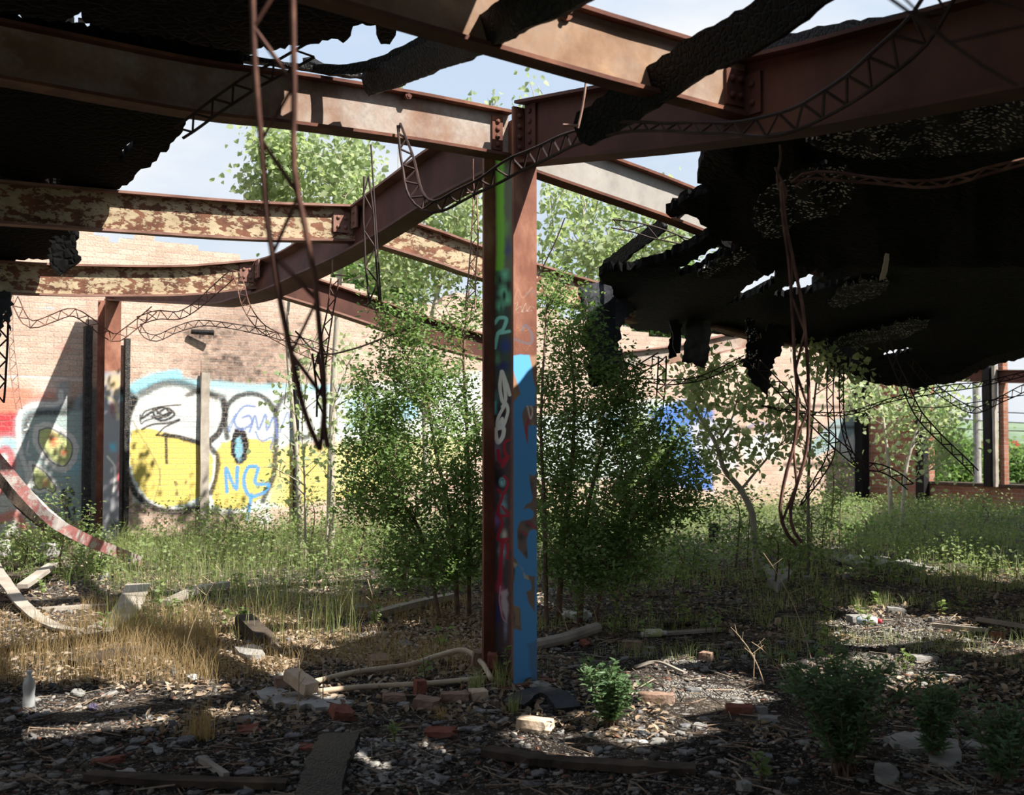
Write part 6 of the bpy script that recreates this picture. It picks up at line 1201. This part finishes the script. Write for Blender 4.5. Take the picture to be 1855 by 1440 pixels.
def brick(label, px, py, size=(.2, .095, .06), m='brick_red', rz=0, rx=0, ry=0, broken=0, name='brick', z=0, seed=0, cat='brick'):
    rg = random.Random(seed+int(px)); L_, W_, H_ = size; nx, ny, nz = 6, 4, 3; import itertools
    bm_V = {}; V = []; F = []
    R = rotz(rz) @ roty(ry) @ rotx(rx); c = G(px, py)
    def vid(i, j, k):
        if (i, j, k) not in bm_V:
            p = np.array([(i/nx-.5)*L_, (j/ny-.5)*W_, (k/nz-.5)*H_]); 
            e = sum((i in (0, nx), j in (0, ny), k in (0, nz))); 
            if e >= 2: p *= 1-.05*rg.random()-.01
            p += np.array([rg.uniform(-1, 1) for _ in range(3)])*.0025
            if broken and i == nx: p[0] -= rg.uniform(0, broken)*L_; p[1] *= .9
            if broken and i == nx-1: p[0] -= rg.uniform(0, broken*.5)*L_
            bm_V[(i, j, k)] = len(V); V.append(p)
        return bm_V[(i, j, k)]
    for i in range(nx):
        for j in range(ny): F.append((vid(i, j, 0), vid(i, j+1, 0), vid(i+1, j+1, 0), vid(i+1, j, 0))); F.append((vid(i, j, nz), vid(i+1, j, nz), vid(i+1, j+1, nz), vid(i, j+1, nz)))
        for k in range(nz): F.append((vid(i, 0, k), vid(i+1, 0, k), vid(i+1, 0, k+1), vid(i, 0, k+1))); F.append((vid(i, ny, k), vid(i, ny, k+1), vid(i+1, ny, k+1), vid(i+1, ny, k)))
    for j in range(ny):
        for k in range(nz): F.append((vid(0, j, k), vid(0, j, k+1), vid(0, j+1, k+1), vid(0, j+1, k))); F.append((vid(nx, j, k), vid(nx, j+1, k), vid(nx, j+1, k+1), vid(nx, j, k+1)))
    V = np.array(V) @ R.T; V = V + np.array([c[0], c[1], c[2]-V[:, 2].min()-.006+z]); return tag(mk(name, V, F, M[m]), label, cat)
brick('pale tan brick propped up on a rubble piece in the sun', 545, 1262, (.215, .10, .07), 'brick_tan', -.75, 0, .28, z=.035)
brick('reddish brick end supporting the propped tan brick', 512, 1245, (.10, .09, .07), 'brick_brown', .3)
brick('jagged red brick shard left of the middle foreground', 622, 1300, (.14, .10, .05), 'brick_red', .5, .3, .2, .3, 'brick_fragment')
brick('flat red brick shard in the dark litter at left', 452, 1318, (.12, .09, .022), 'brick_red', .4, .15, 0, .3, 'brick_fragment')
brick('red tile piece at the end of the charred plank', 568, 1352, (.14, .06, .02), 'brick_red', .1, .1, 0, .2, 'brick_fragment')
brick('red brick piece with rounded face in the front middle', 800, 1332, (.17, .09, .04), 'brick_red', -.1, .1, 0, .2, 'brick_fragment')
brick('tan brick lying flat in front of the rubber piece', 970, 1318, (.19, .11, .06), 'brick_tan', -.25, 0, .05, .1)
brick('orange broken brick standing on end left of the column', 762, 1262, (.07, .07, .09), 'brick_red', .4, 0, .1, .2, 'brick_fragment')
brick('brown brick half beside the orange one', 775, 1285, (.15, .09, .06), 'brick_brown', -.3, .1, .1, .2)
brick('brown flat brick left of the brown half', 715, 1268, (.14, .08, .04), 'brick_brown', .2, 0, .05, .2)
brick('grey brown brick right of the orange one', 825, 1272, (.17, .09, .05), 'brick_brown', .05, 0, 0, .1)
brick('orange brick piece near the grass at the column', 868, 1268, (.11, .08, .06), 'brick_tan', .4, .1, 0, .2, 'brick_fragment')
brick('brown brick leaning on the left side of the column', 868, 1222, (.09, .07, .12), 'brick_brown', .2, .25, .1, .1)
brick('red brick standing against the column foot', 893, 1232, (.07, .06, .14), 'brick_red', -.1, .2, .05, .1)
brick('reddish brown brick in the litter right of the column', 1145, 1172, (.15, .09, .06), 'brick_brown', -.2, 0, 0, .1)
brick('small brown brick end in the rubble strip at right', 1280, 1192, (.09, .07, .06), 'brick_brown', -.6, 0, 0, .1)
brick('dark red brick lying before the mugwort', 1340, 1288, (.15, .09, .05), 'brick_red', -.1, 0, 0, .1)
brick('grey brick lying right of the small mugwort', 1190, 1270, (.21, .08, .055), 'brick_brown', -.12, 0, 0, .1)
brick('white broken stone in front of the dark red brick', 1395, 1305, (.12, .08, .04), 'concrete', -.1, 0, 0, .3, 'broken_stone', cat='stone')
brick('small white stone block beside the dark red brick', 1380, 1288, (.06, .05, .05), 'concrete', .3, 0, 0, .2, 'broken_stone', cat='stone')
brick('white stone at the bottom edge right of centre', 1350, 1436, (.06, .05, .05), 'concrete', .3, 0, 0, .2, 'broken_stone', cat='stone')
brick('red brick chip in the dark ground at far right', 1808, 1155, (.10, .07, .05), 'brick_red', .3, 0, 0, .3, 'brick_fragment')
brick('flat tan stone in the light behind the mugwort', 1675, 1203, (.17, .12, .04), 'concrete', .1, 0, 0, .2, 'flat_stone', cat='stone')
brick('long red brick sliver at the lower left', 200, 1378, (.16, .05, .03), 'brick_red', .5, 0, 0, .3, 'brick_fragment')
brick('pink tile piece by the short log', 1060, 1170, (.08, .06, .03), 'brick_red', .9, .5, 0, .3, 'brick_fragment')
brick('red clay fragment left of the pipe loop', 690, 1205, (.16, .1, .04), 'brick_brown', .4, .3, 0, .3, 'brick_fragment')
brick('pale concrete lump in the weeds at left', 90, 1018, (.26, .2, .14), 'concrete', .4, .1, 0, .3, 'concrete_lump', cat='stone')
brick('pale concrete lump at the left picture edge', 4, 1020, (.2, .2, .2), 'concrete', .1, .1, 0, .3, 'concrete_lump', cat='stone')
brick('pale concrete block under the weeds by the leaning board', 185, 1012, (.2, .15, .12), 'concrete', .9, .1, 0, .3, 'concrete_lump', cat='stone')
brick('flat shoe shaped stone on the sunny rim at right', 1562, 1122, (.24, .12, .05), 'concrete', .2, 0, 0, .2, 'flat_stone', cat='stone')
brick('small concrete piece right of the shoe shaped stone', 1625, 1112, (.16, .10, .06), 'concrete', -.2, 0, 0, .2, 'flat_stone', cat='stone')
# slabs
def slab(label, poly, th=.025, m='concrete', amp=4, seed=0, name='concrete_slab', cat='slab'):
    pl_ = ragged(poly, amp, 9, seed); V = []; 
    for a in pl_: x, y = GROUND(*a); V.append((x, y, float(gh(x, y))))
    z = np.mean([v[2] for v in V]); n = len(V); lo = [(x, y, z-.03) for x, y, _ in V]; hi = [(x, y, z+th) for x, y, _ in V]
    F = [tuple(range(n, 2*n))[::-1], tuple(range(n))]+[(i, n+i, n+(i+1) % n, (i+1) % n) for i in range(n)]
    return tag(mk(name, np.array(lo+hi), F, M[m]), label, cat)
slab('pale thin slab piece lying right of the big mugwort', [(1600, 1338), (1660, 1330), (1735, 1345), (1742, 1380), (1715, 1396), (1690, 1385), (1680, 1365), (1620, 1352)], seed=1)
slab('pale slab piece at the bottom behind the blurred mugwort', [(1585, 1395), (1610, 1392), (1630, 1410), (1620, 1425), (1588, 1415)], seed=2)
slab('pale slab piece at the right edge of the near ground', [(1740, 1340), (1800, 1345), (1855, 1362), (1850, 1385), (1790, 1375)], seed=3, th=.015)
slab('flat concrete slab left over on the dark right ground', [(1500, 1022), (1560, 1018), (1650, 1030), (1660, 1036), (1560, 1036)], seed=4, th=.03)
slab('white concrete strip beyond the sunny patch at right', [(1575, 1025), (1600, 1022), (1700, 1040), (1690, 1046)], seed=5, th=.03)
slab('pale tarp like sheet crumpled beside the leaning trunk foot', [(1382, 1040), (1400, 1032), (1440, 1042), (1430, 1060), (1410, 1075), (1392, 1066)], seed=6, th=.05, m='slate', name='plastic_sheet', cat='sheet')
slab('pale slab fragment lying beside the tan propped brick', [(455, 1255), (500, 1248), (600, 1262), (640, 1275), (590, 1285), (500, 1275)], seed=7, th=.02)
slab('pale broken slab in the sun left of the pipe', [(425, 1185), (460, 1178), (480, 1196), (445, 1200)], seed=8, th=.05)
slab('pale flat chip group slab at the bottom left', [(195, 1400), (240, 1396), (256, 1408), (215, 1420)], seed=9, th=.015)

# boards, logs, pipes
def gpath(pts, dz=.02): return [G(px, py)+ZZ*(dz if len(q) == 0 else q[0]) for px, py, *q in pts]
def board(label, pts, w, th=.03, m='wood', name='board', cat='board', rag=.12, flat=True, seed=0):
    p = gpath(pts); return plank(label, p, w, th, m, name, cat, axis=None, rag=rag, seed=seed) if not flat else plank_flat(label, p, w, th, m, name, cat, rag, seed)
def plank_flat(label, p, w, th, m, name, cat, rag, seed):
    c = smoothpath(np.array(p), 8); k = len(c); T = np.gradient(c, axis=0); T /= np.linalg.norm(T, axis=1)[:, None]; A = np.cross(T, ZZ); A /= np.linalg.norm(A, axis=1)[:, None]; B2 = np.cross(A, T)
    def pr(i):
        j = lambda q: rag*(vn(i*.9+q*11+seed*3, q*2.3+seed, 7)-.5)
        return [(-w/2*(1+j(1)*2), -th/2), (w/2*(1+j(2)*2), -th/2), (w/2*(1+j(2)*2), th/2*(1+j(3))), (-w/2*(1+j(1)*2), th/2*(1+j(4)))]
    return tag(MB().sweep(c, A, B2, pr).build(name, M[m]), label, cat)
board('warped grey board curving down from the left edge', [(-60, 1020, .45), (0, 1075, .16), (50, 1118, .05), (100, 1142, .03), (148, 1152, .03)], .11, .02, name='warped_board')
board('warped grey board turned up like a ramp beside the tall grass', [(160, 1160, .02), (195, 1140, .03), (222, 1118, .03), (238, 1100, .05), (250, 1080, .09)], .22, .015, name='warped_board')
board('flat pale blue grey board lying behind the warped boards', [(75, 1112), (130, 1108), (195, 1103)], .10, .03)
plank('long board with peeling red and white paint leaning down from the left edge', pz((-60, 770, 10.2), (0, 838, 10.4), (60, 908, 10.6), (130, 965, 10.7)) + [G(255, 1030)+ZZ*.05], .11, .045, 'wood_red', 'painted_board', 'board', axis=(.3, 0, 1), rag=.06, seed=41)
plank('dark grey board leaning at the left edge beneath the painted board', pz((-70, 790, 11.4), (0, 862, 11.6), (50, 920, 11.8)) + [G(110, 985)+ZZ*.06], .16, .04, 'wood_dark', 'dark_board', 'board', axis=(.3, 0, 1), rag=.06, seed=42)
board('grey weathered board half buried at the left edge', [(0, 1040, .1), (40, 1062, .06), (90, 1050, .12)], .25, .03, m='wood_dark')
board('pale board piece lying on the left rubble', [(40, 1088, .1), (95, 1062, .16)], .10, .04)
board('pale weathered board lying behind the weeds left of the column', [(675, 1120, .04), (750, 1105, .05), (820, 1092, .05)], .09, .05)
board('pale board lying in the grass at centre left', [(300, 1105, .06), (360, 1085, .08), (410, 1075, .08)], .1, .05)
board('dark grey timber in the left litter', [(130, 1205, .03), (200, 1190, .03), (270, 1180, .03)], .12, .04, m='wood_dark')
tag(MB().tube(smoothpath(np.array(gpath([(966, 1180, .05), (1025, 1168, .05), (1082, 1150, .06)])), 8), .042, 9).build('log', M['wood']), 'short weathered log right of the column foot', 'log')
plank('timber end with brown face in the grass left of centre', gpath([(440, 1142, .09), (480, 1172, .04)]), .10, .12, 'wood_dark', 'timber_end', 'timber', rag=.1, seed=44)
board('long dark rotten plank across the front right', [(885, 1362, .02), (970, 1380, .03), (1080, 1392, .025), (1260, 1400, .02)], .10, .035, m='wood_dark', rag=.35, name='rotten_plank', seed=3)
board('charred black plank pointing at the viewer at the bottom', [(618, 1335, .02), (598, 1385, .03), (575, 1460, .03)], .19, .05, m='char', rag=.15, name='charred_plank')
board('dark flat plank along the bottom left edge', [(160, 1412, .02), (330, 1424, .025), (520, 1420, .02)], .08, .03, m='wood_dark', rag=.2, name='rotten_plank', seed=5)
board('thin grey stick at the lower left', [(365, 1385, .03), (385, 1398, .03), (410, 1410, .02)], .03, .025, name='stick', cat='stick')
board('long thin stick lying at right middle ground', [(1770, 1130, .03), (1855, 1145, .04), (1900, 1152, .04)], .04, .03, name='stick', cat='stick')
board('thin pale stick across the right rubble strip', [(1150, 1215, .02), (1190, 1212, .04), (1240, 1225, .02)], .02, .015, name='stick', cat='stick')
board('pale stick at the far right in the dark', [(1690, 1135, .03), (1790, 1148, .03)], .03, .03, name='stick', cat='stick')
board('brown flat board by the pale stones at right middle ground', [(1200, 1130, .03), (1262, 1128, .03)], .12, .02, m='wood_dark')
board('pale flat board behind the small seedling at right', [(1205, 1148, .02), (1300, 1145, .03)], .08, .02)
for k, (lb, pp, r) in enumerate([('upper bent tan pipe curling round to the column foot', [(560, 1248, .03), (640, 1232, .04), (740, 1222, .05), (790, 1215, .07), (840, 1214, .09), (872, 1226, .06), (890, 1245, .03)], .017), ('lower straight tan pipe left of the column foot', [(575, 1262, .03), (660, 1255, .03), (770, 1252, .03), (880, 1243, .03)], .016)]):
    c = smoothpath(np.array(gpath(pp)), 8); tag(MB().tube(c, r, 10).build('bent_pipe', M['wood_pale'], smooth=True), lb, 'pipe')
c = smoothpath(np.array(gpath([(930, 1285, .03), (960, 1277, .06), (1000, 1278, .065), (1030, 1290, .02)])), 8)
plank_flat('curved black rubber tyre piece lying before the column', list(c[::6]), .15, .025, 'rubber', 'tyre_piece', 'tyre', .1, 9)
def can(label, px, py, ang, m, capm, roll=0.0):
    b_ = G(px, py)+ZZ*.035; d = np.array([math.cos(ang), math.sin(ang), 0.02]); th = thing('spray_can', label, 'spray can', b_-ZZ*.035)
    MB().tube([b_-d*.085, b_-d*.08, b_+d*.06, b_+d*.075], [.028, .032, .032, .022], 16).build('body', m, th, True); MB().tube([b_+d*.075, b_+d*.105, b_+d*.108], [.018, .018, .012], 14).build('cap', capm, th, True); return th
M['canw'] = mix2('white_yellow_can', [(.3, (.70, .68, .60)), (.6, (.80, .78, .72))], [(.3, (.62, .55, .20)), (.6, (.50, .60, .30))], 6, 6, 9, .45, .5, .4, .5)
can('white and yellow spray can lying in the sun right of the column', 1182, 1152, -.05, M['canw'], M['white'])
can('blue grey spray can with red cap on the sunny rim at right', 1572, 1130, -.35, mix2('blue_grey_can', [(.3, (.30, .42, .48)), (.6, (.40, .52, .58))], [(.3, (.60, .60, .58)), (.6, (.70, .70, .68))], 6, 6, 9, .45, .5, .4, .5), plain('red_cap', (.55, .06, .08), .4))
bt = thing('plastic_bottle', 'crushed clear plastic bottle standing in the dry grass at lower left', 'bottle', G(52, 1285))
m_, t_, b__ = newmat('clear_plastic', .25, .5); b__.inputs['Base Color'].default_value = (.75, .78, .78, 1); b__.inputs['Transmission Weight'].default_value = .55
q = G(52, 1285); MB().tube([q+ZZ*z_ for z_ in (0, .01, .05, .07, .11, .14, .17, .185)], [.03, .034, .033, .030, .034, .032, .014, .012], 14).build('body', m_, bt, True); MB().tube([q+ZZ*.185, q+ZZ*.2], .014, 12).build('cap', M['white'], bt)
def crumple(label, px, py, s, m, name, cat, seed=0, zs=.6):
    rg = np.random.default_rng(seed+900); V = []; F = []; n1, n2 = 9, 14; c = G(px, py)
    for i in range(n1):
        for j in range(n2):
            a = PI*i/(n1-1); b_ = 2*PI*j/n2; r = s*(.6+.55*vn(i*1.9+seed, (j % n2)*1.7, 5)); V.append(c+np.array([math.sin(a)*math.cos(b_)*r, math.sin(a)*math.sin(b_)*r*.7, math.cos(a)*r*zs+s*zs*.8]))
    for i in range(n1-1):
        for j in range(n2): F.append((i*n2+j, i*n2+(j+1) % n2, (i+1)*n2+(j+1) % n2, (i+1)*n2+j))
    V = np.array(V); V[:, 2] = np.maximum(V[:, 2], c[2]-.01); return tag(mk(name, V, F, m, smooth=False), label, cat)
crumple('crumpled white plastic bag behind the short log', 1052, 1122, .10, M['white'], 'plastic_bag', 'bag', 1)
crumple('smaller crumpled white plastic bag left of the bigger one', 1030, 1118, .06, M['white'], 'plastic_bag', 'bag', 2)
crumple('crumpled purple wrapper in the left litter', 168, 1283, .035, plain('purple_wrapper', (.09, .075, .13), .5), 'wrapper', 'litter', 3)
crumple('whitish crumpled wrapper beside the broken slab at left', 350, 1232, .04, M['white'], 'wrapper', 'litter', 4)
crumple('pale plastic scrap near the clear bottle', 140, 1262, .05, M['slate'], 'plastic_scrap', 'litter', 5)
crumple('pale rag in the litter left of the column', 735, 1172, .055, M['slate'], 'rag', 'litter', 6)
crumple('bright pale rock beside the rubber piece', 980, 1255, .07, M['concrete'], 'rock', 'stone', 7, .5)
crumple('grey crumpled cloth left of the boards', 655, 1110, .08, M['slate'], 'rag', 'litter', 8)
crumple('black plastic scrap right of the small mugwort', 1160, 1325, .05, M['rubber'], 'plastic_scrap', 'litter', 9, .3)
crumple('pale crumpled paper right of the small mugwort', 1165, 1345, .03, M['white'], 'paper_scrap', 'litter', 10, .4)
# charred stump standing at the right middle ground
post('charred_stump', 'short black charred stake standing under the leaning cottonwood', 'post', G(1293, 1002)-ZZ*.03, .09, .09, .36, M['char'])
